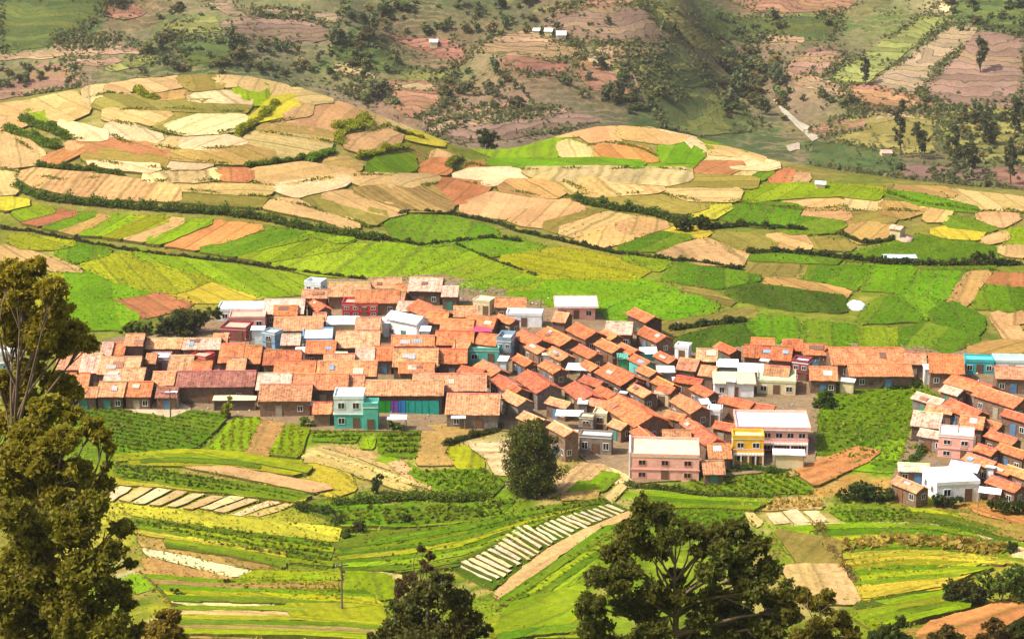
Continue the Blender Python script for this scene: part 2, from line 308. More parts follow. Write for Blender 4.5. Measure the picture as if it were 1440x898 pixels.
# ---------------------------------------------------------------- fields: draped terraced slabs with risers
COL = {'S': (.49, .285, .115), 'P': (.62, .44, .225), 'T': (.35, .205, .065), 'R': (.37, .135, .055), 'RO': (.50, .20, .065), 'O': (.22, .165, .035), 'C': (.475, .315, .13),
    'Y': (.43, .345, .025), 'L': (.165, .255, .002), 'LY': (.26, .275, .004), 'G': (.085, .18, .001), 'GB': (.115, .255, .001), 'D': (.045, .092, .003), 'M': (.23, .13, .10), 'MR': (.29, .13, .09),
    'FG': (.07, .105, .028), 'FS': (.33, .21, .13), 'FL': (.21, .21, .055), 'W': (.54, .44, .28), 'B': (.24, .16, .09), 'GD': (.075, .15, .002), 'ST': (.38, .33, .25)}
NF = 0
def field(c, pts, st=0.4, pitch=1.3, rot=None, far=False, k=0.4, cap=0.9, name='field', base=0.05, grow=1.5, jit=0.08, ymax=None, note=True, kind='structure', step=None):
    """c colour key, pts photo pixels; draped on the ground, its low edge raised into a small terrace"""
    global NF
    NF += 1
    P = []
    n = len(pts)
    pp = []
    for i in range(n):
        a, b, c_ = (np.array(pts[(i + d) % n], float) for d in (-1, 0, 1))
        pp += [b + (a - b) * .05, b + (c_ - b) * .05]
    pts = pp; n = len(pts)
    for i in range(n):
        a, b = np.array(pts[i], float), np.array(pts[(i + 1) % n], float); m = max(1, int(np.hypot(*(b - a) * (1, 2)) / 14))
        for j in range(m): P.append(a + (b - a) * j / m)
    P = np.array(P)
    if grow:
        e = np.roll(P, -1, 0) - np.roll(P, 1, 0); e /= np.hypot(e[:, 0], e[:, 1])[:, None] + 1e-9
        sg = np.sign((P[:, 0] * np.roll(P[:, 1], -1) - np.roll(P[:, 0], -1) * P[:, 1]).sum())
        P = P + sg * np.stack([e[:, 1], -e[:, 0]], -1) * grow * (1.5, 1.0)
    W = hits(P[:, 0], P[:, 1])
    lim = ymax or 575
    for it in range(30):
        bad = (W[:, 1] < 632) if far else (W[:, 1] > lim)
        if not bad.any(): break
        P[bad, 1] += -1.5 if far else 1.5
        W[bad] = hits(P[bad, 0], P[bad, 1])
    xy = W[:, :2] + rng.normal(0, jit, (len(W), 2)) * (1, 1.6)
    c0 = xy.mean(0); loc = xy - c0
    ext = np.ptp(loc, axis=0)
    sp = step or max(1.6, min(6.0, ext.max() / 14))
    try: from mathutils.geometry import delaunay_2d_cdt
    except Exception: return
    gx, gy = np.meshgrid(np.arange(loc[:, 0].min(), loc[:, 0].max(), sp), np.arange(loc[:, 1].min(), loc[:, 1].max(), sp))
    grid = np.stack([gx.ravel(), gy.ravel()], -1) + rng.normal(0, .05, (gx.size, 2))
    allv = [Vector(p) for p in np.concatenate([loc, grid])]
    nb = len(loc)
    vs, es, fs, ov, oe, of = delaunay_2d_cdt(allv, [], [list(range(nb))], 1, 1e-4)
    if not fs: return
    q = np.array([(v.x, v.y) for v in vs]) + c0
    z = H(q[:, 0], q[:, 1])
    lift = np.minimum(k * (z.max() - z), cap) if k else 0
    und = 0.05 * np.sin(q[:, 0] / 2.1 + NF) * np.sin(q[:, 1] / 2.7)
    z2 = z + lift + base + (0.003 if far else 0.006) * (NF % 37) + und * .4 + 0.04
    # row direction: along the longest side unless given (pixel direction)
    if rot is None:
        e = np.roll(W[:, :2], -6 if nb > 12 else -1, axis=0) - W[:, :2]; L = np.hypot(e[:, 0], e[:, 1]); d = e[np.argmax(L)]
    else:
        pc = P.mean(0); h2 = hits([pc[0] - 4 * math.cos(R(rot)), pc[0] + 4 * math.cos(R(rot))], [pc[1] + 4 * math.sin(R(rot)), pc[1] - 4 * math.sin(R(rot))]); d = (h2[1] - h2[0])[:2]
    d = d / (np.hypot(*d) + 1e-9); nrm = np.array((-d[1], d[0]))
    uv = np.stack([q @ d / pitch, q @ nrm / pitch], -1)
    V = [(a, b, zz) for (a, b), zz in zip(q, z2)]; Fc = [tuple(f) for f in fs]; mi = [0] * len(Fc)
    # risers round the rim
    cnt = {}
    for f in Fc:
        for a, b in zip(f, f[1:] + f[:1]): cnt[(a, b)] = 1
    low = {}
    for (a, b) in list(cnt):
        if (b, a) not in cnt:
            for i in (a, b):
                if i not in low: low[i] = len(V); V.append((q[i, 0], q[i, 1], z[i] - 0.4))
            Fc.append((b, a, low[a], low[b])); mi.append(1)
    uvf = np.concatenate([uv, np.zeros((len(V) - len(uv), 2))])
    cl = COL[c] if isinstance(c, str) else c
    cl = tuple(v * f for v, f in zip(cl, 1 + rng.normal(0, .05, 3)))
    if name == 'field' and note:
        FPTS.extend(q.tolist()); FCOL.extend([cl] * len(q)); EDGE.append((xy.copy(), cl, W[:, 1].mean()))
    return tag(mesh_obj(name, V, Fc, None, None, cl + (st,), attr=None, uv=uvf, mats=[M['farfield' if far else 'field'], RISER], midx=mi), kind=kind)
m_, n_, o_ = newmat('terrace_riser'); p_ = pos(n_)
bsdf(n_, o_, mix(n_, mrange(n_, noise(n_, p_, 0.5, 4, .7), .35, .65, 0, 1), (.085, .11, .014), (.17, .12, .035)), 1.0, 0.02, noise(n_, p_, 2.0, 3), .6, .2); RISER = m_

def fields(data, **kw):
    for row in data:
        c, pts = row[0], row[1]; k = dict(kw)
        if len(row) > 2: k.update(row[2])
        field(c, pts, **k)
q = lambda *a: [(a[i], a[i + 1]) for i in range(0, len(a), 2)]
r_ = lambda v: dict(rot=v)
# left terraced mound
fields([
 ('C', q(155,122,190,112,250,107,262,119,225,127,200,130,152,132)), ('O', q(250,108,300,106,315,122,275,127,262,120)),
 ('S', q(302,107,345,112,390,118,410,132,376,136,338,120,317,121)), ('O', q(135,139,165,136,190,138,232,146,300,146,352,149,345,158,290,158,230,153,150,155,125,147)),
 ('P', q(263,140,285,133,310,132,335,136,357,146,320,144,280,143), dict(st=.5, pitch=2.5, rot=-35)), ('L', q(332,129,338,122,372,122,375,137,364,148,345,138)),
 ('T', q(216,135,264,131,261,136,232,140)), ('C', q(150,158,243,160,214,176,195,171,150,169)), ('O', q(246,161,282,162,228,182,216,177)),
 ('P', q(285,164,348,168,338,182,300,188,262,190,230,183)), ('P', q(155,178,180,176,206,190,228,195,212,204,155,199,150,190)), ('C', q(231,196,260,198,250,211,216,205)),
 ('P', q(262,198,290,194,320,195,347,206,300,210,256,210)), ('R', q(112,200,150,200,200,206,238,212,234,221,200,218,118,214)),
 ('T', q(241,213,300,210,350,211,388,221,345,231,310,229,236,224)), ('O', q(122,216,160,217,225,226,234,233,220,237,150,231,119,225)),
 ('P', q(237,229,285,228,300,232,280,238,238,238)), ('P', q(201,251,240,243,300,240,308,252,270,256,215,256), dict(st=.8, pitch=2.6, rot=-60)),
 ('R', q(311,241,350,243,352,255,312,254)), ('S', q(30,248,50,243,140,252,248,266,250,283,170,281,100,274,45,262), dict(st=.7, pitch=1.8, rot=50)),
 ('C', q(0,240,25,244,22,272,0,275)), ('C', q(0,192,30,196,60,220,50,232,0,238)), ('S', q(0,165,25,156,45,172,20,182,0,186)),
 ('L', q(35,168,45,148,64,156,68,170,50,174)), ('S', q(0,153,40,148,62,154,30,160,0,163)), ('C', q(42,147,104,134,116,146,90,160,66,153)),
 ('C', q(120,129,158,122,150,132,128,140,122,150)), ('S', q(70,155,116,148,124,158,95,172,72,168)), ('P', q(82,175,100,177,147,190,145,198,112,198)),
 ('R', q(58,230,100,212,113,206,116,214,80,231)), ('S', q(96,205,112,202,112,208,98,212)), ('Y', q(0,279,42,287,10,296,0,294)),
 ('P', q(120,233,210,243,228,238,150,233)), ('Y', q(352,174,384,143,412,139,418,155,395,165)), ('S', q(421,141,437,148,434,163,398,169,420,157)),
 ('C', q(398,128,420,131,470,144,440,147,416,138)), ('S', q(440,151,490,147,504,158,485,171,470,188,440,185,402,176,380,176,434,167), dict(st=.15)),
 ('T', q(372,179,400,179,465,190,464,200,400,192,364,186)), ('C', q(347,196,365,188,464,203,458,212,440,218,396,222,352,206), dict(st=.5, rot=-10, pitch=2)),
 ('S', q(508,150,522,149,545,174,540,181,518,187,522,174)), ('S', q(487,197,550,187,564,191,560,203,512,215,492,210)),
 ('C', q(524,149,558,165,584,180,562,184,549,175)), ('Y', q(566,187,588,183,628,205,606,202,577,196)), ('T', q(456,229,485,225,508,238,498,243,472,240)),
 ('S', q(351,250,357,243,430,234,498,245,493,248,440,255,388,261), dict(st=.1)), ('G', q(518,236,532,227,578,222,583,239,560,245,525,243), dict(st=.5, rot=-40)),
 ('S', q(500,249,578,251,574,262,522,266,497,256)), ('P', q(386,266,402,262,494,252,482,262,416,278), dict(st=.15)), ('S', q(252,262,350,260,383,266,377,273,330,273,252,268)),
 ('O', q(253,284,256,271,330,277,374,279,364,291,300,287), dict(st=.6, rot=-5)), ('S', q(368,292,391,283,417,286,437,297,506,319,487,321,455,309), dict(st=.1)),
 ('O', q(427,281,450,277,470,284,544,306,526,316,480,303,442,291)), ('S', q(452,276,486,273,570,300,549,305,472,284)),
 ('R', q(606,262,618,256,634,257,688,262,679,273,655,285,631,288,612,271)), ('T', q(496,271,546,265,603,264,634,291,631,297,577,297), dict(st=.8, rot=-30, pitch=2)),
 ('S', q(546,263,562,251,618,251,606,257,577,263)), ('P', q(637,251,662,243,724,241,743,252,690,261), dict(st=.1)), ('R', q(656,236,666,231,700,237,690,240)),
 ('RO', q(592,237,611,228,631,230,629,245,597,245)), ('S', q(612,215,640,226,632,228,608,226)),
 ('S', q(646,295,690,277,740,281,788,285,764,295,712,307,671,302), dict(st=.15)), ('S', q(716,309,798,285,824,297,790,310,760,318,736,316), dict(st=.3)),
 ('O', q(763,319,830,301,845,303,824,313,785,325)), ('S', q(787,326,855,303,894,309,862,318,806,332), dict(st=.5, pitch=2.5)), ('S', q(808,335,860,323,891,335,850,346,830,344)),
 ('S', q(866,320,900,309,940,318,895,332), dict(st=.3)), ('T', q(701,269,716,259,780,259,794,270,780,279,740,276), dict(st=.5)),
 ('C', q(735,242,840,240,968,242,969,255,940,261,880,257,790,256,752,250), dict(st=.6, pitch=3, rot=70)),
 ('S', q(786,259,840,256,925,259,929,271,840,277,808,274), dict(st=.7, pitch=2.2, rot=-40)), ('O', q(840,284,930,275,998,291,964,301,900,295)),
 ('O', q(930,262,965,251,1063,256,1060,265,990,262), dict(st=.6, rot=0)), ('C', q(926,263,960,260,1038,271,1034,284,965,282), dict(st=.4, rot=0, pitch=2)),
 ('Y', q(966,302,1005,289,1028,291,1003,308,985,306), dict(st=.6, pitch=2.5)), ('G', q(1012,305,1043,286,1124,293,1110,319,1060,317), dict(st=.8, pitch=2.5, rot=60)),
], k=0.3, cap=0.4, grow=4.6, st=.25, jit=.12)
# right low mound and the plateau beyond it
fields([
 ('S', q(779,192,820,181,860,173,865,191,869,202,832,199,815,190), dict(st=.1)), ('S', q(870,190,876,176,900,171,957,185,962,197,940,202,900,197,880,194), dict(st=.1)),
 ('P', q(905,171,917,173,967,187,990,214,986,216,957,190)), ('L', q(664,208,700,200,740,196,800,195,804,211,770,223,700,223), dict(st=.7, pitch=3, rot=80)),
 ('C', q(786,206,800,202,837,214,834,225,792,221)), ('RO', q(841,211,847,206,900,209,926,221,922,227,870,226,841,221)),
 ('GB', q(931,206,960,203,989,219,977,229,936,229,926,216)), ('G', q(681,229,780,228,840,227,903,231,898,237,760,235,702,233)), ('L', q(906,232,977,231,969,239,902,239)),
 ('R', q(968,242,990,231,1048,233,1024,245,1000,246)), ('P', q(992,228,1000,221,1058,225,1098,235,1080,239,1036,237)), ('C', q(1031,248,1059,234,1073,235,1048,249)),
 ('G', q(1049,250,1068,238,1087,241,1070,253)), ('L', q(983,199,1010,195,1058,210,1044,215,1002,210)), ('S', q(985,207,1058,218,1078,228,1062,222,1000,216)),
 ('R', q(1081,255,1100,243,1114,241,1107,255)), ('S', q(1086,257,1110,257,1124,247,1139,249,1124,263)),
 ('L', q(1042,268,1120,262,1180,264,1238,273,1233,281,1180,275,1100,279,1046,284)), ('LY', q(1190,264,1242,268,1243,274,1195,268)), ('S', q(1101,284,1180,284,1188,291,1110,292)),
 ('C', q(1187,285,1206,276,1238,283,1233,295,1191,294)), ('S', q(1121,300,1188,297,1193,309,1136,304)), ('O', q(1196,301,1263,303,1254,314,1198,311)),
 ('T', q(1241,288,1288,289,1298,298,1270,307,1241,300)), ('S', q(1297,291,1328,291,1336,298,1325,311,1302,311,1304,299)), ('G', q(1246,271,1290,276,1378,297,1340,294,1290,286)),
 ('T', q(1177,325,1196,316,1254,319,1257,334,1211,342)), ('GD', q(1092,320,1121,309,1188,317,1170,327,1112,328)), ('S', q(1077,335,1101,332,1129,334,1140,349,1106,351)),
 ('O', q(1002,331,1065,333,1094,349,1041,351)), ('O', q(1142,336,1198,348,1194,351,1149,349)), ('Y', q(1307,328,1346,321,1383,326,1374,337,1337,335)),
 ('GD', q(1338,307,1398,322,1393,325,1330,318)), ('S', q(1372,305,1389,303,1435,306,1409,319)), ('S', q(1380,340,1400,333,1414,330,1414,336,1391,343)),
 ('S', q(1404,353,1420,349,1440,351,1440,361,1416,359)), ('L', q(1416,326,1440,323,1440,347,1411,340)), ('GD', q(1232,352,1290,334,1345,341,1398,351,1398,367,1340,371,1182,364)),
 ('C', q(1330,270,1440,282,1440,295,1390,296,1340,282)), ('T', q(1255,264,1330,268,1345,276,1280,272)),
], k=0.3, cap=0.35, ymax=545, grow=4.2, st=.25, jit=.12)
# the plain in front of the mound
fields([
 ('O', q(1052,369,1134,371,1124,391,1056,389)), ('GD', q(1136,371,1179,377,1159,397,1126,392)), ('G', q(1184,376,1230,376,1205,406,1164,399), dict(st=.5, pitch=3)),
 ('GB', q(1233,376,1284,377,1273,411,1208,406), dict(st=.4, pitch=3)), ('G', q(1302,379,1358,383,1334,421,1278,414,1290,391), dict(st=.6, pitch=3)), ('T', q(1361,386,1390,381,1359,429,1334,427)),
 ('R', q(1402,386,1440,389,1440,404,1387,400)), ('G', q(1387,404,1440,408,1440,437,1370,433)), ('T', q(1082,394,1110,396,1193,412,1189,419,1100,407,1077,402)),
 ('D', q(1037,396,1073,404,1188,421,1187,439,1100,434,1022,418), dict(st=.6, pitch=2)), ('GD', q(947,371,1040,386,1073,393,1010,404,932,396)),
 ('O', q(900,404,940,401,1000,412,1033,429,940,411), dict(st=.9, pitch=2)), ('GB', q(875,430,940,416,1008,430,998,440,890,454)), ('O', q(892,456,1000,442,1058,436,1063,444,1000,459,942,474)),
 ('D', q(945,476,1052,452,1066,480,1010,492,960,492)), ('G', q(1067,446,1118,451,1123,484,1072,479,1052,456)), ('G', q(1132,454,1203,460,1208,489,1132,487)), ('L', q(1206,463,1264,466,1260,494,1212,489)),
 ('GD', q(1267,467,1300,457,1378,480,1330,496,1267,491)), ('G', q(1217,440,1249,417,1298,451,1207,454)), ('G', q(1257,416,1328,426,1308,440,1300,449)),
 ('S', q(1392,445,1405,441,1440,470,1440,481,1416,477)), ('S', q(1417,447,1440,441,1440,454,1421,457)), ('T', q(1362,486,1440,483,1440,496,1362,497)), ('GD', q(1308,441,1340,428,1385,450,1375,472,1312,452)),
 ('L', q(18,300,60,293,79,298,32,311)), ('R', q(32,313,80,299,110,301,56,319)), ('G', q(60,320,112,302,134,304,82,325)), ('T', q(84,325,136,305,154,307,106,331)),
 ('L', q(110,331,158,307,189,308,141,333)), ('LY', q(144,333,192,308,239,310,171,337)), ('S', q(174,337,243,310,261,312,201,342)), ('L', q(204,343,266,312,300,313,226,345)),
 ('RO', q(230,346,303,313,371,320,345,331,277,352)), ('G', q(280,354,348,334,385,321,438,333,331,361)), ('L', q(334,362,442,335,498,336,475,351,376,369)),
 ('L', q(380,372,480,346,560,346,638,346,650,357,562,391,442,387), dict(st=.7, pitch=3)), ('LY', q(10,338,25,333,109,343,76,351,32,349)), ('G', q(77,355,115,343,154,350,149,358,106,369)),
 ('S', q(0,347,30,353,70,366,117,382,85,381,0,367)), ('LY', q(112,373,150,361,180,359,200,371,298,395,250,411,216,409,161,394)),
 ('GB', q(84,384,128,385,214,411,149,421,193,444,189,462,110,465,95,430), dict(st=.1)), ('R', q(150,421,215,414,262,425,269,430,206,446,181,442)),
 ('L', q(183,356,430,393,429,414,370,419,302,395,207,370)), ('Y', q(222,412,300,398,368,419,329,427,272,424)), ('LY', q(60,390,84,386,95,428,70,450,40,440)),
 ('G', q(542,315,580,306,640,309,703,330,688,335,612,347,562,340), dict(st=.6, pitch=2.5)), ('G', q(637,348,720,336,768,350,682,361)), ('LY', q(702,365,790,351,878,368,918,378,889,394,850,392,760,391,722,375), dict(st=.5, pitch=3, rot=-10)),
 ('L', q(562,392,656,353,684,368,738,385,758,392,642,395)), ('GB', q(642,398,760,395,900,396,938,405,868,425,842,439,652,412), dict(st=.1)), ('GB', q(872,430,943,406,1008,432,1000,440,902,454,847,447), dict(st=.2)),
 ('L', q(640,400,740,396,770,402,700,412)), ('S', q(923,356,990,339,1048,358,1041,375,986,372), dict(st=.5, pitch=3)), ('GD', q(867,351,930,329,973,335,919,353)), ('Y', q(926,330,960,321,998,326,988,334,952,334), dict(st=.6)),
 ('L', q(880,360,945,372,925,380,880,366)), ('GD', q(990,338,1040,353,1090,360,1180,366,1175,371,1050,366)), ('GD', q(1290,372,1360,372,1400,370,1395,378,1300,377)),
 ('L', q(436,324,500,336,478,342,440,332)),
], k=0.25, cap=0.4, ymax=500, grow=3.4, jit=.18)
# village earth and lots
VILL = q(105,500,150,480,185,472,215,474,300,446,420,398,620,388,700,408,860,430,940,440,1000,480,1120,484,1290,488,1440,500,1440,700,1370,700,1250,690,1285,600,1330,560,1290,530,1150,545,1145,655,1000,672,890,680,835,656,815,640,715,605,540,606,440,605,300,592,210,570,130,565,100,520)
field('B', VILL, st=0.0, k=0, name='village_yard', base=.03, step=4)
# foreground
def strip_pads(c, top, bot, n, gap=.25, skew=0, **k):
    t = np.array(top, float); b = np.array(bot, float)
    def al(a, s):
        d = np.r_[0, np.cumsum(np.hypot(*np.diff(a, axis=0).T))]; s = np.clip(s, 0, 1) * d[-1]
        return np.array([np.interp(s, d, a[:, 0]), np.interp(s, d, a[:, 1])])
    for i in range(n):
        s0, s1 = (i + gap * random.uniform(.3, .7)) / n, (i + 1 - gap * random.uniform(.3, .7)) / n; e0, e1 = random.uniform(-.06, .1), random.uniform(-.06, .1)
        cc = c[i % len(c)] if isinstance(c, list) else c
        A_, B_, C_, D_ = al(t, s0), al(t, s1), al(b, s1), al(b, s0)
        field(cc, [A_ + (D_ - A_) * e0, B_ + (C_ - B_) * e0, C_ - (C_ - B_) * e1, D_ - (D_ - A_) * e1], **k)
FG = dict(k=0.35, cap=0.5, ymax=330, step=1.8, grow=2.2)
fields([
 ('W', q(148,569,238,563,268,578,242,591,180,580), dict(st=0.05)), ('GD', q(102,580,150,576,240,592,268,581,320,587,300,608,275,631,170,639,112,600), dict(st=.4, pitch=1.6, rot=-12)),
 ('L', q(331,591,364,591,345,634,297,634), dict(st=.3)), ('T', q(367,593,399,598,375,644,342,641), dict(st=.2)), ('L', q(406,599,434,601,420,644,380,639)),
 ('LY', q(182,645,260,639,438,665,410,671,330,657,182,654)), ('S', q(237,652,300,655,468,689,440,695,322,669), dict(st=.1)), ('GD', q(162,656,200,661,438,700,410,707,167,674), dict(st=.3, rot=-10)),
 ('Y', q(160,676,300,688,430,706,426,709,300,692,160,681)), ('Y', q(167,709,300,726,478,745,473,761,300,741,182,722), dict(st=.2)), ('GD', q(187,731,300,746,468,766,458,799,400,789,192,742), dict(st=.8, pitch=1.5, rot=-10)),
 ('T', q(192,748,330,778,383,800,350,799,202,770), dict(st=.4)), ('W', q(202,773,340,802,353,805,330,811,207,782), dict(st=0)), ('T', q(202,786,330,815,300,821,230,828,205,810), dict(st=.1)),
 ('GB', q(180,811,213,813,223,827,190,834)), ('L', q(252,832,300,822,420,816,478,821,478,849,400,851,267,844), dict(st=.3, rot=-5)), ('P', q(237,849,380,850,396,871,330,864), dict(st=.3)),
 ('C', q(260,864,330,868,412,880,417,894,330,880)), ('T', q(245,872,330,884,400,898,260,898)), ('LY', q(357,805,478,806,478,815,400,814,332,818)), ('LY', q(400,856,478,856,540,860,540,890,430,890), dict(st=.3)),
 ('L', q(490,806,545,812,560,840,500,850,484,835)), ('C', q(486,800,560,812,600,830,560,832)),
 ('C', q(424,646,448,634,490,644,560,671,622,693,560,676,490,650,450,641)), ('C', q(428,650,450,644,490,654,555,680,610,699,545,684,480,661,448,651)), ('Y', q(430,656,450,654,488,664,500,690,470,700,440,690)),
 ('C', q(458,630,500,636,560,648,610,690,560,666,500,643)), ('L', q(510,640,545,642,600,668,640,692,612,690,560,660)),
 ('G', q(441,609,504,611,499,622,442,620), dict(st=.9, pitch=2, rot=0)), ('G', q(532,613,589,609,584,644,536,640), dict(st=.95, pitch=2.6, rot=0)), ('L', q(511,616,527,616,524,631,509,631)),
 ('T', q(598,601,640,599,668,608,630,624,622,640,638,654,587,654), dict(st=.1)), ('LY', q(629,632,655,629,679,650,679,659,646,659)), ('P', q(661,628,714,626,714,669,696,667,686,645), dict(st=.6, pitch=3, rot=0)),
 ('G', q(572,666,680,663,708,680,690,699,640,699,602,680)), ('GD', q(470,770,520,756,640,744,750,719,850,704,858,711,768,738,700,774,640,799,560,806,500,790), dict(st=.9, pitch=1.5, rot=12)),
 ('T', q(480,775,500,765,530,772,540,785,500,790)), ('S', q(520,722,580,717,588,724,540,728)), ('GD', q(420,712,500,718,640,715,720,705,700,728,560,742,480,738)),
 ('S', q(694,840,735,803,775,774,820,749,886,722,890,728,825,759,785,787,745,817,708,848), dict(st=.1, grow=1)), ('D', q(634,802,690,764,735,738,800,721,854,706,890,721,818,752,770,780,730,806,692,832), dict(st=0, grow=0, k=0)),
 ('Y', q(830,767,855,762,864,774,842,785)), ('LY', q(755,815,815,800,830,822,780,840)), ('G', q(700,850,790,790,850,745,900,735,850,790,760,850)), ('L', q(690,898,720,855,820,830,830,898), dict(st=.3, rot=25)),
 ('RO', q(1120,667,1165,646,1205,631,1237,636,1218,650,1146,685), dict(st=.8, pitch=2.2, rot=20)), ('S', q(1105,672,1150,645,1170,644,1120,666)),
 ('G', q(1148,561,1290,541,1318,560,1308,610,1152,600), dict(st=.2)), ('GD', q(1150,598,1240,604,1308,608,1300,640,1250,664,1152,640), dict(st=.2)), ('GB', q(1240,625,1312,612,1308,640,1250,664,1200,660), dict(st=.2)), ('G', q(1150,540,1230,533,1292,535,1285,541,1150,560)), ('B', q(1235,588,1290,585,1300,600,1245,602)),
 ('C', q(1012,706,1150,701,1158,714,1082,717,1030,716), dict(st=.7, pitch=1.5, rot=80)), ('G', q(952,720,990,713,1038,713,1048,738,962,744)), ('C', q(1040,713,1052,716,1070,738,1062,740)),
 ('LY', q(1180,766,1270,756,1420,771,1390,784,1270,770,1190,778), dict(st=.8, pitch=1.6, rot=85)), ('Y', q(1177,781,1300,769,1428,786,1340,804,1182,799), dict(st=.3, rot=0)),
 ('LY', q(1212,802,1330,797,1338,814,1300,819,1232,819), dict(st=.9, pitch=2.4, rot=0)), ('Y', q(1182,831,1300,820,1328,830,1212,849), dict(st=.3)), ('L', q(1202,871,1330,844,1368,857,1290,874,1232,889)),
 ('D', q(1200,852,1300,838,1330,842,1230,868)), ('RO', q(1287,898,1312,880,1440,846,1440,870,1382,898), dict(st=.4, pitch=3, rot=15)), ('RO', q(1366,713,1440,731,1440,738,1372,721)),
 ('LY', q(1275,716,1345,724,1352,733,1300,728)), ('O', q(1345,722,1440,742,1440,760,1400,752)), ('P', q(1118,741,1300,738,1418,764,1400,764,1300,743,1120,745)), ('P', q(1430,770,1440,765,1440,795,1425,785)),
 ('O', q(1090,750,1180,765,1180,800,1140,830,1120,790)), ('C', q(1100,800,1180,800,1210,850,1130,850)), ('L', q(1085,748,1140,752,1160,775,1110,780)),
 ('C', q(820,655,850,660,835,672,800,690,770,700,790,675), dict(st=.5)), ('L', q(830,662,872,672,850,690,800,694), dict(st=.6, pitch=2)), ('P', q(840,655,880,672,890,685,870,684,845,668)),
 ('C', q(845,708,870,684,880,686,858,710)), ('T', q(795,697,840,692,838,704,790,703)),
], **FG)
strip_pads(['P', 'C'], [(165, 684), (425, 710)], [(140, 703), (365, 728)], 10, .28, st=.1, **dict(FG, grow=0, note=False))
strip_pads('G', [(965, 677), (1120, 669)], [(1000, 697), (1145, 693)], 6, .15, st=.5, pitch=1.5, **FG)
strip_pads('P', [(1072, 722), (1152, 717)], [(1088, 740), (1170, 734)], 3, .2, st=.1, **dict(FG, grow=0, note=False))
strip_pads(['G', 'GD'], [(1168, 720), (1275, 718)], [(1192, 735), (1300, 733)], 4, .15, st=.3, **FG)
strip_pads(['L', 'G'], [(1118, 746), (1300, 745)], [(1160, 762), (1320, 752)], 6, .2, st=.3, **FG)
for dy in (0, 8, 17):
    field('D', q(1278, 722 + dy, 1330, 727 + dy, 1385, 740 + dy, 1418, 752 + dy, 1418, 755 + dy, 1380, 744 + dy, 1330, 731 + dy, 1278, 725 + dy), st=.3, **FG)
strip_pads(['W', 'W', 'P', 'W', 'P'], [(640, 801), (690, 768), (735, 743), (800, 726), (854, 711)], [(692, 826), (726, 800), (766, 776), (813, 749), (882, 722)], 26, .5, st=0, grow=0, base=.35, note=False, k=0, cap=.1, ymax=330, step=1.8)
def bands(cols, top, bot, n, gap=.1, **k):
    t = np.array(top, float); b = np.array(bot, float); m = 9
    def rs(a):
        d = np.r_[0, np.cumsum(np.hypot(*np.diff(a, axis=0).T))]; s = np.linspace(0, d[-1], m); return np.stack([np.interp(s, d, a[:, 0]), np.interp(s, d, a[:, 1])], 1)
    t, b = rs(t), rs(b)
    for i in range(n):
        f0, f1 = (i + gap * random.uniform(0, 1)) / n, (i + 1 - gap * random.uniform(0, 1)) / n
        i0, i1 = random.choice((0, 0, 1)), m - random.choice((0, 0, 1, 2)); up = t + (b - t) * f0; lo = t + (b - t) * f1
        field(cols[i % len(cols)], [tuple(p) for p in up[i0:i1]] + [tuple(p) for p in lo[i0:i1][::-1]], **dict(dict(FG, grow=.3, st=.55, pitch=.9, k=.5, cap=.45, base=.12), **k))
bands(['L', 'T', 'G', 'LY', 'GD', 'L', 'C', 'G'], [(205, 812), (300, 818), (420, 812), (482, 808)], [(245, 852), (380, 852), (480, 858), (560, 866)], 5)
bands(['L', 'C', 'LY', 'G', 'T', 'LY', 'L'], [(250, 858), (400, 858), (480, 862), (560, 870)], [(250, 898), (400, 900), (480, 902), (560, 905)], 6)
bands(['GD', 'L', 'G', 'Y', 'L'], [(190, 730), (300, 744), (400, 758), (468, 766)], [(200, 768), (330, 786), (400, 800), (470, 806)], 6)
bands(['G', 'L', 'GD', 'LY'], [(470, 772), (560, 760), (650, 744), (750, 720), (850, 706)], [(480, 806), (560, 806), (640, 799), (720, 760), (800, 722)], 7)
bands(['G', 'L', 'GD'], [(420, 708), (500, 712), (640, 708), (720, 700)], [(480, 742), (560, 744), (640, 740), (720, 722)], 5)
bands(['L', 'G', 'LY', 'L', 'GD', 'Y', 'G'], [(1100, 744), (1200, 738), (1300, 738), (1400, 756), (1440, 766)], [(1150, 792), (1230, 786), (1320, 784), (1400, 792), (1440, 800)], 6)
bands(['Y', 'LY', 'G', 'LY', 'L', 'Y'], [(1170, 792), (1260, 782), (1340, 784), (1420, 792)], [(1190, 846), (1250, 842), (1330, 830), (1345, 822)], 7)
bands(['L', 'LY', 'G', 'L'], [(1195, 852), (1260, 846), (1330, 836), (1345, 832)], [(1225, 892), (1280, 880), (1340, 866), (1370, 858)], 4)
bands(['G', 'L', 'GD', 'L'], [(700, 852), (790, 792), (850, 750), (905, 736)], [(780, 860), (830, 820), (870, 790), (905, 765)], 5)
bands(['LY', 'L', 'LY', 'G'], [(690, 880), (740, 856), (790, 846), (830, 836)], [(700, 905), (760, 900), (800, 898), (830, 895)], 4)
bands(['L', 'G', 'L'], [(900, 692), (1000, 704), (1090, 706)], [(930, 716), (1000, 718), (1060, 722)], 3)
bands(['LY', 'L', 'GD'], [(160, 641), (260, 634), (340, 640), (440, 662)], [(165, 656), (240, 652), (330, 658), (430, 676)], 3)
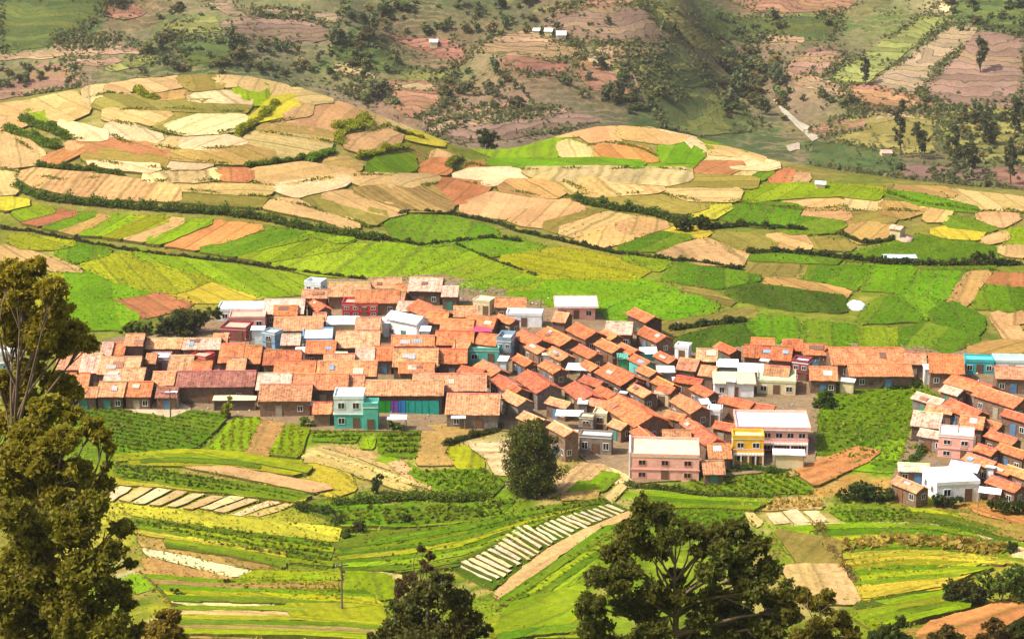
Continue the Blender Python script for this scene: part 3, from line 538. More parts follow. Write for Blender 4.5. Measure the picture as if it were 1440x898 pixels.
# far hillsides
FR = dict(far=True, k=0.0, base=.25, grow=2.5, pitch=6.5, st=.6, jit=.45)
fields([
 ('FG', q(0,0,145,0,140,20,78,65,0,70), dict(st=.8, pitch=5, rot=60)), ('MR', q(145,13,165,7,190,9,203,21,176,26,150,20)),
 ('FS', q(80,52,168,53,172,56,82,56)), ('FS', q(75,60,184,61,186,65,78,65)), ('FS', q(0,78,75,72,192,70,194,74,80,78,0,84)), ('FS', q(98,88,165,86,160,90,105,92)),
 ('M', q(25,115,60,92,100,100,112,120,70,135,0,146,0,126), dict(st=.2)), ('M', q(312,35,350,25,430,28,478,54,400,61,332,50), dict(st=.9, rot=-25)), ('FS', q(290,0,323,0,330,15,353,16,348,22,322,20)),
 ('FS', q(366,15,480,24,476,28,372,21)), ('MR', q(541,116,640,116,615,150,588,166,568,164,552,140)), ('MR', q(552,53,640,60,658,82,640,90,600,72), dict(st=.6)),
 ('FS', q(667,70,700,54,740,46,808,70,812,80,780,84,712,75)), ('MR', q(702,86,720,81,798,92,790,104,742,104,708,95)), ('MR', q(812,104,822,87,850,91,903,120,880,138,832,124)),
 ('FS', q(825,84,838,82,910,120,904,122)), ('FS', q(592,166,700,151,745,142,740,147,602,174)), ('FS', q(602,180,720,158,798,155,702,169,612,188)), ('M', q(612,192,700,172,760,156,800,159,843,170,782,184,700,197,642,200), dict(st=.6, rot=5)),
 ('FS', q(640,178,720,165,715,168,650,182)), ('M', q(762,35,790,16,900,9,958,54,880,59,802,57), dict(st=.4)), ('MR', q(830,5,900,0,905,6,765,17)), ('FS', q(842,69,940,71,920,77,852,77)), ('FS', q(850,80,930,84,925,87,850,84)),
 ('FG', q(902,111,1000,106,1008,119,922,124), dict(st=.8, rot=0)), ('FG', q(922,131,1040,151,1058,184,982,189,932,175), dict(st=1.0, rot=-8)), ('FL', q(860,98,1000,88,1005,92,870,103)), ('FL', q(910,126,1030,140,1032,144,915,130)),
 ('FL', q(902,0,940,16,1058,95,1042,99,932,36)), ('MR', q(1032,0,1200,0,1190,14,1062,17)), ('FG', q(1002,30,1180,26,1168,54,1052,59,992,45), dict(st=.6)), ('FS', q(1040,50,1130,55,1130,59,1045,54)),
 ('M', q(1107,95,1150,67,1188,80,1160,104,1112,109)), ('FL', q(1167,110,1300,26,1333,26,1220,114,1172,117), dict(st=.5)), ('FS', q(1232,117,1345,36,1374,43,1320,94,1290,129,1237,121), dict(st=.3)),
 ('M', q(1326,95,1380,47,1440,57,1440,154,1330,149,1294,132), dict(st=.3)), ('MR', q(1182,125,1230,121,1328,151,1200,154)), ('FS', q(1117,118,1140,106,1165,116,1208,145,1192,147,1152,125)),
 ('FG', q(1352,0,1440,0,1440,48,1342,24), dict(st=.6)), ('P', q(1326,5,1338,12,1312,22)), ('FL', q(1172,170,1250,161,1328,170,1308,214,1250,214,1182,199)), ('FG', q(1142,201,1250,216,1268,239,1182,254,1142,235), dict(st=1.0, rot=10)),
 ('M', q(1257,250,1290,236,1388,241,1388,261,1330,269,1272,261), dict(st=.2)), ('ST', q(1088,140,1097,149,1114,164,1136,177,1152,194,1142,199,1120,180,1103,162), dict(st=0, grow=.5, name='stream_bed')), ('ST', q(1108,206,1124,202,1121,211,1110,213), dict(st=0, grow=.5, name='stream_bed')),
 ('FS', q(1200,160,1300,158,1390,164,1390,167,1300,163,1200,165)), ('FL', q(1330,160,1440,140,1440,230,1350,225,1320,200)), ('MR', q(1400,240,1440,236,1440,275,1400,270)), ('MR', q(1140,185,1210,160,1215,180,1160,192)),
 ('FG', q(470,62,540,70,560,100,490,95)), ('FL', q(590,100,640,110,630,114,560,112)), ('FS', q(470,95,500,88,525,110,505,112)), ('FL', q(240,35,300,28,310,40,250,50)), ('FG', q(250,60,330,58,330,80,260,90), dict(st=.8)),
 ('FL', q(150,95,230,80,235,84,160,100)), ('FS', q(480,125,548,128,548,131,490,130)), ('FS', q(560,120,610,122,606,126,560,125)),
], **FR)

# the uncropped verges take after the fields beside them
def tint_ground():
    from mathutils.kdtree import KDTree
    kd = KDTree(len(FPTS))
    for i, p in enumerate(FPTS): kd.insert((p[0], p[1], 0), i)
    kd.balance()
    C = GC.copy(); sel = np.where((np.abs(GV[:, 0]) < 340) & (GV[:, 1] > 180) & (GV[:, 1] < 1080))[0]
    jx = rng.normal(0, 1.5, (len(sel), 2))
    for n_, i in enumerate(sel):
        co, j, d = kd.find((GV[i, 0] + jx[n_, 0], GV[i, 1] + jx[n_, 1], 0))
        far = GV[i, 1] > 610; wgt = (.35 if far else .55 if GV[i, 1] < 330 else .22) * max(0, 1 - d / (25 if far else 14))
        C[i] = C[i] * (1 - wgt) + np.array(FCOL[j][:3]) * wgt
    GME.color_attributes['biome'].data.foreach_set('color', np.concatenate([C, np.ones((len(C), 1))], 1).astype(np.float32).ravel())
tint_ground()
# ---------------------------------------------------------------- houses
ROOF = {'sa': (.58, .27, .13), 'or': (.64, .215, .075), 'rd': (.54, .145, .055), 'br': (.30, .115, .085), 'pk': (.66, .40, .29), 'tn': (.72, .70, .66), 'cr': (.72, .62, .40), 'wh': (.86, .86, .85)}
RN = {'sa': 'sandy', 'or': 'orange', 'rd': 'deep red', 'br': 'brown red', 'pk': 'pinkish', 'tn': 'pale', 'cr': 'cream', 'wh': 'white'}
WALL = {'mud': (.20, .125, .085), 'dk': (.12, .08, .06), 'st': (.24, .20, .17), 'w': (.80, .80, .80), 'pk': (.88, .44, .36), 'cr': (.68, .56, .32), 'bl': (.20, .40, .62), 'tq': (.06, .42, .42), 'gr': (.06, .36, .16),
    'te': (.10, .45, .36), 'yl': (.80, .44, .02), 'mv': (.42, .27, .28), 'rd': (.55, .05, .06), 'mr': (.28, .06, .07), 'gb': (.22, .33, .40), 'lg': (.42, .62, .40), 'pw': (.66, .74, .72)}
LAND = []      # (px, py, short name)
GEN = []       # generic houses waiting for their labels
VW = lambda py: PITCH + math.atan((py - 449) / F)
def add_window(root, face, a, z, ww, hh, W2, D2, frame=(.75, .73, .68)):
    """face: f front (-y), l left (-x), r right (+x)"""
    m = MB(); t = .07
    m.box(-ww / 2 - t, ww / 2 + t, -.05, .04, -t, 0).box(-ww / 2 - t, ww / 2 + t, -.05, .04, hh, hh + t).box(-ww / 2 - t, -ww / 2, -.05, .04, 0, hh).box(ww / 2, ww / 2 + t, -.05, .04, 0, hh).box(-.03, .03, -.045, .03, 0, hh)
    wdw = m.build('window', M['wood'], root, frame)
    p = MB().box(-ww / 2, ww / 2, -.012, .03, 0, hh).build('pane', M['glass'], wdw)
    if face == 'f': wdw.location = (a, -D2 - .02, z)
    elif face == 'l': wdw.location = (-W2 - .02, a, z); wdw.rotation_euler[2] = R(-90)
    else: wdw.location = (W2 + .02, a, z); wdw.rotation_euler[2] = R(90)
    return wdw
def add_door(root, face, a, W2, D2, col, h=1.95, wd=.9):
    d = MB().box(-wd / 2, wd / 2, -.06, .03, .02, h).box(-wd / 2 - .08, -wd / 2, -.08, .03, .02, h + .08).box(wd / 2, wd / 2 + .08, -.08, .03, .02, h + .08).build('door', M['wood'], root, col)
    if face == 'f': d.location = (a, -D2 - .02, 0)
    elif face == 'l': d.location = (-W2 - .02, a, 0); d.rotation_euler[2] = R(-90)
    else: d.location = (W2 + .02, a, 0); d.rotation_euler[2] = R(90)
    return d
def slope_sheet(L2, y0, z0, y1, z1, th, seed, sag=.05):
    """roof slope from the ridge (y0,z0) to the eave (y1,z1), slightly uneven, with thickness; returns V,F,UV"""
    nx, ny = max(4, int(L2 * 2 / 1.1)), 4; r = np.random.default_rng(seed); V = []; UV = []; Fc = []
    ph = r.random() * 6; sl = math.hypot(y1 - y0, z1 - z0)
    ny_, nz_ = (z0 - z1) / sl, abs(y1 - y0) / sl
    for top in (1, 0):
        for j in range(ny + 1):
            t = j / ny
            for i in range(nx + 1):
                x = -L2 + 2 * L2 * i / nx
                dz = (sag * math.sin(x * .9 + ph) * math.sin(math.pi * t * .8 + .4) + r.normal(0, .018)) if top else 0
                V.append((x, y0 + (y1 - y0) * t + (r.normal(0, .02) if j == ny else 0), z0 + (z1 - z0) * t + dz + (th if top else 0))); UV.append((x, t * sl))
    k = (nx + 1) * (ny + 1); s = 1 if y1 < y0 else -1
    def fq(a, b, c, d): Fc.append((a, b, c, d) if s > 0 else (d, c, b, a))
    for j in range(ny):
        for i in range(nx):
            a = j * (nx + 1) + i; fq(a + nx + 1, a + nx + 2, a + 1, a); fq(k + a, k + a + 1, k + a + nx + 2, k + a + nx + 1)
    for i in range(nx):
        a = ny * (nx + 1) + i; fq(a, k + a, k + a + 1, a + 1)
    for j in range(ny):
        a = j * (nx + 1); fq(a, k + a, k + a + nx + 1, a + nx + 1); a += nx; fq(a + nx + 1, k + a + nx + 1, k + a, a)
    return V, Fc, UV
def gable(x0, y0, x1, y1, ang=0, rc='or', wc='mud', h=2.7, pitch=24, far=False, label=None, cat='house', group=None, short=None, name='tiled_house', seed=None, tin=False, win=True, dz=0, ratio=1.35):
    cx, cy = (x0 + x1) / 2, (y0 + y1) / 2
    g = hit(cx, y1, h)
    s = F / g[1] * CP; v = VW(cy); wpx, hpx = x1 - x0, y1 - y0
    tp = math.tan(R(pitch)); c_, s_ = abs(math.cos(R(ang))), abs(math.sin(R(ang)))
    if abs(ang) < 22:
        L = wpx / s; W = min(9, max(3.2, 2 * hpx / (s * (math.sin(v) + tp * math.cos(v)))))
        rise = W / 2 * tp; B = hit(cx, y0, h + rise)
    else:
        W = min(8, max(3, wpx / s / (ratio * c_ + s_))); L = max(3, min(13, hpx / (s * math.sin(v)) / (s_ + .5 * c_) * .72, W * 1.8)); L = max(L, W * 1.05)
        rise = W / 2 * tp; B = hit(cx, cy, h + rise * .55)
    sid = seed or int(cx * 13 + cy * 7)
    rr = random.Random(sid)
    rt = empty(name, B + np.array((0, 0, dz)), R(ang), label, cat, group)
    L2, W2 = L / 2, W / 2; wl, wd = L2 - .3, W2 - .35; hh = h
    zz = hh + (W2 - wd) * 0 ; ridge_z = hh + rise
    gz = ridge_z - (ridge_z - hh) * (wd / W2) - .02
    V = [(-wl, -wd, -2), (wl, -wd, -2), (wl, wd, -2), (-wl, wd, -2), (-wl, -wd, gz), (wl, -wd, gz), (wl, wd, gz), (-wl, wd, gz), (-wl, 0, ridge_z - .03), (wl, 0, ridge_z - .03)]
    Fc = [(0, 1, 5, 4), (2, 3, 7, 6), (1, 2, 6, 9, 5), (3, 0, 4, 8, 7), (3, 2, 1, 0)]
    vr = [1 + rr.uniform(-.15, .15)] * 3
    wcl = tuple(a * b for a, b in zip(WALL[wc], vr))
    mesh_obj('wall', V, Fc, M['stone' if wc in ('mud', 'dk', 'st') else 'wall'], rt, wcl)
    V1, F1, U1 = slope_sheet(L2, 0, ridge_z, -W2, hh, .10, sid, .09); V2, F2, U2 = slope_sheet(L2, 0, ridge_z, W2, hh, .10, sid + 1, .09)
    n = len(V1); rv = rr.uniform(.78, 1.15); rcl = ROOF[rc]; g_ = rr.uniform(.92, 1.12)
    if rc == 'or': rcl = rr.choice([(.62, .185, .07), (.54, .145, .06), (.60, .22, .09), (.47, .125, .06)] if abs(ang) > 22 else [(.58, .215, .09), (.56, .18, .07), (.57, .25, .13)])
    if not far and not label and wc == 'mud' and rr.random() < .42: wc = rr.choice(['w', 'cr', 'pk', 'pw', 'bl', 'mv', 'cr', 'w']); rcl = (rcl[0] * rv, rcl[1] * rv * g_, rcl[2] * rv * g_ * rr.uniform(.9, 1.1))
    rf = mesh_obj('roof', V1 + V2, F1 + [tuple(i + n for i in f) for f in F2], M['tin' if tin else 'tile'], rt, rcl, uv=U1 + U2)
    if not far:
        m = MB(); k = max(3, int(L / .9))
        for i in range(k):
            a, b = -L2 + L * i / k, -L2 + L * (i + 1) / k - .03
            m.tube([(a, 0, ridge_z + .1 + rr.uniform(-.02, .02)), (b, 0, ridge_z + .1)], [.13, .15], 6)
        m.build('ridge_cap', M['tin' if tin else 'tile'], rf, tuple(min(.9, q_ * rr.choice((.75, 1.25, 1.4)) + .03) for q_ in rcl))
        if not label and rr.random() < .3 and L > 3.4:
            for _ in range(rr.choice((1, 1, 2))):
                xa, t0 = rr.uniform(-.7, .35) * L2, rr.uniform(.15, .55); wd_, lt = rr.uniform(.8, 1.9), rr.uniform(.2, .4)
                py_ = lambda t: (-W2 * t, hh + rise * (1 - t))
                (ya, za), (yb, zb) = py_(t0), py_(t0 + lt); V = [(xa, ya, za + .24), (xa + wd_, ya, za + .24), (xa + wd_, yb, zb + .22), (xa, yb, zb + .22), (xa, ya, za + .1), (xa + wd_, ya, za + .1), (xa + wd_, yb, zb + .1), (xa, yb, zb + .1)]
                mesh_obj('roof_patch', V, [(3, 2, 1, 0), (0, 1, 5, 4), (1, 2, 6, 5), (2, 3, 7, 6), (3, 0, 4, 7)], M['tin'], rf, rr.choice([(.62, .60, .56), (.45, .42, .40), (.24, .36, .48), (.34, .15, .09), (.66, .5, .36), (.2, .1, .07)]), uv=[(v[0], v[1]) for v in V])
        if win:
            dc = rr.choice([(.10, .20, .33), (.22, .10, .05), (.06, .22, .16), (.35, .30, .22)])
            if wl > 1.3:
                a = rr.uniform(-.3, .3) * wl; add_door(rt, 'f', a, wl, wd, dc)
                if wl > 1.8: add_window(rt, 'f', (-.62 if a > 0 else .62) * wl, 1.0, .75, .85, wl, wd)
            if abs(ang) > 22: add_window(rt, 'r', rr.uniform(-.4, .4) * wd, 1.1, .7, .8, wl, wd)
    P_ = (cx, cy)
    if short: LAND.append((cx, cy, short))
    if not label: GEN.append((rt, cx, cy, L, rc, wc, ang))
    return rt
def flat(x0, yr0, x1, yr1, yb, ang=0, cols=('w',), rc='wh', label='', short=None, over=.0, par=.5, nwin=None, left=True, balcony=None, name='flat_roofed_house', cat='house', ratio=.9, group=None, roofcol=None, frame=(.75, .73, .68), sides=None, D=None):
    g = hit((x0 + x1) / 2, yb); s = F / g[1] * CP; v = VW(yb); c_, s_ = abs(math.cos(R(ang))), abs(math.sin(R(ang)))
    hh = max(2.3, (yb - yr1) / (s * math.cos(v)) * .96)
    if abs(ang) < 14: W = (x1 - x0) / s; D = D or max(2.5, (yr1 - yr0) / (s * math.sin(v)))
    else: W = (x1 - x0) / s / (c_ + ratio * s_); D = W * ratio
    cy = (D / 2) if abs(ang) < 14 else (W * s_ + D * c_) / 2
    B = np.array((g[0], g[1] + cy, 0)); B[2] = H(B[0], B[1])
    rt = empty(name, B, R(ang), label, cat, group)
    W2, D2 = W / 2 - over, D / 2 - over; ns = len(cols); sh = hh / ns
    for i, c in enumerate(cols):
        z0 = i * sh - (2 if i == 0 else -.003); z1 = (i + 1) * sh - .003
        o = MB().box(-W2, W2, -D2, D2, z0, z1).build('wall', M['stone' if c in ('mud', 'dk', 'st') else 'wall'], rt, WALL[c])
        if ns > 1: o.name = 'storey'
        if i: MB().box(-W2 - .12, W2 + .12, -D2 - .12, D2 + .12, z0 - .08, z0 + .08).build('ledge', M['conc'], rt, tuple(q_ * .9 for q_ in WALL[c]))
        nw = nwin if nwin is not None else max(1, int(W / 2.6))
        for k in range(nw):
            a = -W2 + 2 * W2 * (k + .5) / nw
            if i == 0 and k == nw // 2 and hh > 2: add_door(rt, 'f', a, W2, D2, (.16, .09, .05))
            else: add_window(rt, 'f', a, i * sh + sh * .38, min(.95, W / nw * .5), sh * .36, W2, D2, frame)
        if left and D > 3:
            for a in (-D2 * .45, D2 * .45) if D > 5 else (0,):
                for fc in (sides or ('l', 'r')): add_window(rt, fc, a, i * sh + sh * .4, .8, sh * .33, W2, D2, frame)
    rcl = roofcol or ROOF[rc]
    O = over + .06
    rf = MB().box(-W2 - O, W2 + O, -D2 - O, D2 + O, hh, hh + .16).build('roof', M['conc'], rt, rcl)
    if par:
        m = MB(); t = .16; X, Y = W2 + O, D2 + O
        for bx in ((-X, X, -Y, -Y + t), (-X, X, Y - t, Y), (-X, -X + t, -Y + t, Y - t), (X - t, X, -Y + t, Y - t)): m.box(*bx, hh + .163, hh + .16 + par)
        m.build('parapet', M['wall'], rf, tuple(min(.9, q_ * 1.02) for q_ in WALL[cols[-1]]))
    if balcony:
        z = sh * balcony
        MB().box(-W2, W2, -D2 - 1.1, -D2 - .003, z - .14, z).build('balcony_slab', M['conc'], rt, (.7, .6, .55))
        m = MB()
        for k in range(int(W / .45) + 1): a = -W2 + .05 + (W - .1 - 2 * over) * k / int(W / .45); m.box(a - .03, a + .03, -D2 - 1.08, -D2 - 1.02, z + .003, z + .8)
        m.box(-W2, W2, -D2 - 1.1, -D2 - 1.0, z + .803, z + .9); m.build('railing', M['wood'], rt, (.75, .5, .5))
        for k in range(5):
            a = -W2 + .12 + (2 * W2 - .24) * k / 4; MB().box(a - .1, a + .1, -D2 - 1.08, -D2 - .9, 0 if balcony else z, z - .143).build('column', M['wall'], rt, (.8, .72, .7))
    if short: LAND.append(((x0 + x1) / 2, (yr0 + yb) / 2, short))
    rt['_dim'] = 0; del rt['_dim']
    return rt, W2, D2, hh, sh
def awning(x0, y0, x1, y1, hgt, rc, label, ang=0, name='tin_canopy', cat='shed', slope=.12, mat='tin', walls=None):
    g = hit((x0 + x1) / 2, y1, hgt); s = F / g[1] * CP; v = VW(y1); c_, s_ = abs(math.cos(R(ang))), abs(math.sin(R(ang)))
    W = (x1 - x0) / s / (c_ + .6 * s_); D = max(1.8, (y1 - y0) / (s * (math.sin(v) + slope * math.cos(v)))) if abs(ang) < 14 else W * .6
    B = np.array((g[0], g[1] + D / 2, 0)); B[2] = H(B[0], B[1]); rt = empty(name, B, R(ang), label, cat)
    V, Fc, U = slope_sheet(W / 2, D / 2, hgt + slope * D, -D / 2, hgt, .06, int(x0 * 7 + y0), .07)
    mesh_obj('roof', V, Fc, M[mat], rt, ROOF[rc] if isinstance(rc, str) else rc, uv=U)
    for sx in (-1, 1):
        for sy in (-1, 1):
            MB().tube([(sx * (W / 2 - .15), sy * (D / 2 - .15), -1), (sx * (W / 2 - .15), sy * (D / 2 - .15), hgt + slope * D * (sy + 1) / 2)], [.06, .05], 6).build('post', M['wood'], rt, (.3, .22, .15))
    if walls: MB().box(-W / 2 + .25, W / 2 - .25, -D / 2 + .25, D / 2 - .25, -1.5, hgt - .02).build('wall', M['wall'], rt, WALL[walls])
    return rt

# --- the buildings that stand out, each with its own description
flat(470, 546, 512, 559, 604, 0, ('te', 'pw'), 'wh', 'two storey house, teal below and white green above, at the village front edge', 'the teal two storey house', nwin=2, par=.35)
flat(511, 565, 532, 572, 606, 0, ('te',), 'wh', 'small bright teal annex with a white top beside the teal house', None, nwin=1, par=.7, left=False)
pkb = flat(888, 622, 986, 640, 676, -4, ('pk', 'pk'), 'cr', 'large pink two storey building with cream roof and white left end wall', 'the large pink building', par=.4, nwin=3, D=7.5, frame=(.62, .28, .22))
MB().box(-pkb[1] - .3, -pkb[1] - .07, -pkb[2] - .1, pkb[2] + .1, -2, pkb[3] + .75).build('end_wall', M['wall'], pkb[0], (.82, .82, .82))['label'] = 'white end wall'
flat(1030, 606, 1074, 616, 654, -3, ('yl', 'yl'), 'cr', 'bright yellow two storey house with open upper balcony and yellow rooftop room', 'the yellow house', nwin=2, par=.5, balcony=1)
lb = flat(1036, 586, 1141, 604, 640, -3, ('mr', 'pk'), 'wh', 'long two storey pink and maroon building with a broad white roof', 'the long white roofed building', over=.35, nwin=6, par=.45, balcony=1, D=8)
flat(1310, 668, 1374, 680, 706, 8, ('w',), 'wh', 'plain white house with two tiny windows at the lower right village edge', 'the plain white house', nwin=2, par=.35, D=6)
flat(424, 461, 466, 477, 498, 4, ('mv', 'bl'), 'wh', 'box house with square white overhanging roof and shaded blue grey walls', 'the box house with square white roof', over=.3, nwin=2, par=.3)
flat(780, 416, 841, 432, 451, 0, ('pk',), 'wh', 'house with wide overhanging white roof slab at the back edge by green fields', 'the white slab roofed house', over=.55, nwin=3, par=.15)
gable(1001, 524, 1062, 540, -3, 'cr', 'w', 2.6, pitch=16, label='long white walled house with cream ribbed roof, left of the pale green roof', short='the long white walled house', name='white_walled_house', tin=True)
flat(1068, 532, 1122, 549, 556, -8, ('cr',), 'wh', 'low house with a flat pale green roof between white roofs and bushes', 'the pale green roof', roofcol=(.42, .58, .36), nwin=3, par=.3)
flat(1114, 496, 1144, 511, 538, -24, ('mr', 'mr'), 'wh', 'narrow maroon house with white roof terrace, left of the long red roofs', 'the narrow maroon house', nwin=2, par=.5)
flat(1358, 504, 1398, 512, 527, -6, ('tq',), 'wh', 'turquoise house with turquoise roof, first of two at the right back edge', 'the turquoise house', roofcol=(.10, .50, .55), nwin=3, par=.3)
flat(1400, 502, 1446, 511, 528, -4, ('pw',), 'wh', 'white house with pale turquoise roof cut by the right picture edge', None, roofcol=(.40, .68, .62), nwin=3, par=.4)
flat(1320, 603, 1378, 615, 648, -14, ('pk', 'pk'), 'wh', 'salmon pink two storey house with white flat roof above the plain white house', 'the salmon two storey house', nwin=2, par=.25)
flat(482, 424, 532, 432, 446, -2, ('rd', 'rd'), 'pk', 'crimson stepped house front with white ledges near the back of the village', 'the crimson house', nwin=4, par=.5)
flat(702, 470, 722, 480, 508, -12, ('gb', 'gb'), 'wh', 'blue grey two storey house with open white framed top floor', 'the blue grey house', nwin=2, par=.7)
flat(657, 483, 703, 495, 512, -4, ('te',), 'wh', 'low house with pale green roof and teal wall, left of the blue grey house', None, roofcol=(.52, .66, .52), nwin=2, par=.5)
gable(545, 434, 600, 456, -35, 'tn', 'w', 3.6, label='white house with pale blue gable trim amid sandy roofs at the back', short='the white house with blue trim', name='white_walled_house', tin=True)
flat(713, 437, 763, 444, 461, -6, ('w',), 'wh', 'plain white block with low parapet in the back rows, left of the slab roof', 'the plain white block', nwin=1, par=.4)
flat(665, 411, 697, 425, 445, -22, ('cr',), 'cr', 'cream walled house with pale roof standing at the back edge of the village', 'the cream house', nwin=2, par=.2)
flat(210, 499, 238, 508, 524, 0, ('mv',), 'wh', 'small mauve cube house with white top in the left rows', 'the mauve cube house', nwin=1, par=.3)
flat(266, 490, 300, 505, 523, -26, ('rd',), 'pk', 'small house with bright red side wall and pale roof in the left rows', 'the red walled house', nwin=1, par=.3)
flat(313, 461, 350, 471, 481, -10, ('mr',), 'pk', 'low maroon and white house at the left back edge', 'the low maroon house', nwin=2, par=.4)
flat(368, 458, 396, 470, 492, -28, ('bl', 'gb'), 'wh', 'narrow blue house with dark upper floor between sandy roofs', 'the narrow blue house', nwin=1, par=.3)
flat(306, 433, 370, 444, 453, 0, ('pw',), 'wh', 'long low house with pale bluish white roof at the left back edge', 'the bluish white roof', roofcol=(.74, .80, .80), nwin=3, par=.3)
flat(322, 448, 372, 457, 464, 3, ('pk',), 'pk', 'low house with flat pale pink roof below the bluish white roof', None, nwin=3, par=.25)
flat(428, 396, 458, 404, 418, -18, ('pw', 'pw'), 'wh', 'small greenish white house with stepped top at the far left back corner', 'the greenish white house', nwin=2, par=.7)
flat(814, 576, 838, 588, 612, -14, ('st', 'st'), 'cr', 'grey stone cube house with cream roof in the gap behind the big dark tree', 'the grey stone cube', nwin=1, par=.2)
flat(816, 606, 862, 614, 640, -10, ('st',), 'tn', 'grey plastered house with dark windows by the open yard', None, nwin=3, par=.3)
flat(836, 574, 856, 583, 606, -12, ('cr', 'cr'), 'cr', 'narrow tall cream house right of the grey stone cube', None, nwin=1, par=.3)
flat(949, 484, 974, 492, 508, -20, ('w',), 'wh', 'small white house standing at the field edge behind red roofs', 'the small white field edge house', nwin=1, par=.4)
flat(996, 572, 1016, 578, 600, -10, ('w',), 'wh', 'small white tower like house left of the long white roof', None, nwin=1, par=.3)
flat(920, 552, 946, 560, 574, -20, ('cr',), 'wh', 'little cream house with rubble on its white roof among red roofs', None, nwin=1, par=.2)
flat(0, 488, 30, 497, 522, 6, ('bl', 'w'), 'wh', 'blue and white house half hidden by the tall tree at the left edge', None, nwin=2, par=.4)
gable(513, 535, 626, 557, 0, 'sa', 'dk', 3.2, label='long sandy roofed row with green, purple and teal shop fronts', short='the painted shop row', name='shop_row', cat='shop', seed=5)
sr = S.objects['shop_row']
bpy.context.view_layer.update()
wl_ = 0
for nm, a0, a1, cl in (('green', -5.6, -2.2, (.02, .33, .03)), ('purple', -2.1, -1.0, (.22, .08, .42)), ('blue', -.9, .2, (.03, .22, .55)), ('teal', .3, 5.6, (.02, .36, .30))):
    yy = min(v.co.y for v in [c for c in sr.children if c.name.startswith('wall')][0].data.vertices)
    b = MB().box(a0, a1, yy - .16, yy - .07, -.5, 2.35)
    for k in range(max(1, int((a1 - a0) / 1.1))): b.box(a0 + .2 + k * 1.1, a0 + .28 + k * 1.1, yy - .22, yy - .163, -.5, 2.3)
    o = b.build('shop_front', M['wood'], sr, cl); o['label'] = nm + ' painted shop front'
awning(458, 444, 504, 456, 2.6, 'wh', 'white sheet metal canopy left of the orange roof below the crimson house', walls='cr')
awning(780, 576, 822, 585, 2.6, 'wh', 'white awning over a yard behind the dark tree', -8)
awning(795, 511, 833, 521, 2.5, 'wh', 'crumpled white sheet roof among the red roofs at mid village', -12)
awning(1008, 504, 1041, 516, 2.5, 'wh', 'rounded white sheet roof, left one of the pair behind the long white walled house', -6, walls='st')
awning(1038, 510, 1077, 523, 2.5, 'wh', 'rounded white sheet roof, right one of the pair behind the long white walled house', -6, walls='st')
awning(1086, 631, 1135, 640, 2.4, 'wh', 'white tin shed in front of the long pink and maroon building', -6, walls='cr')
awning(1376, 683, 1413, 694, 2.2, 'wh', 'narrow white awning right of the plain white house', -20)
awning(544, 584, 572, 590, 2.0, 'wh', 'small white sheet shelter beside the field in front of the shop row')
awning(634, 579, 655, 588, 2.1, 'wh', 'white tin lean to at the left of the front sandy roof')
awning(664, 459, 692, 467, 2.8, (.62, .08, .17), 'magenta sheet stretched over roofs in the back rows')
awning(868, 497, 884, 505, 2.6, (.10, .40, .30), 'small dark green sheet roof in the right middle rows', walls='gr')
awning(900, 488, 925, 498, 2.7, (.62, .78, .72), 'pale mint sheet roof in the right middle rows', walls='te')
awning(924, 514, 950, 524, 2.6, (.66, .80, .72), 'pale mint sheet roof below the small white house', walls='st')
awning(365, 564, 440, 570, 2.0, 'tn', 'low pale awning along the front of the sandy roofed front house', walls='rd')
awning(298, 556, 360, 563, 2.0, 'cr', 'low cream awning under the long brown red roof', walls='dk')
LAND += [(330, 535, 'the long brown red roof')]
gable(249, 522, 362, 545, 1, 'br', 'mud', 3.0, label='long house with smooth brown red roof over dark open fronts, left village front')
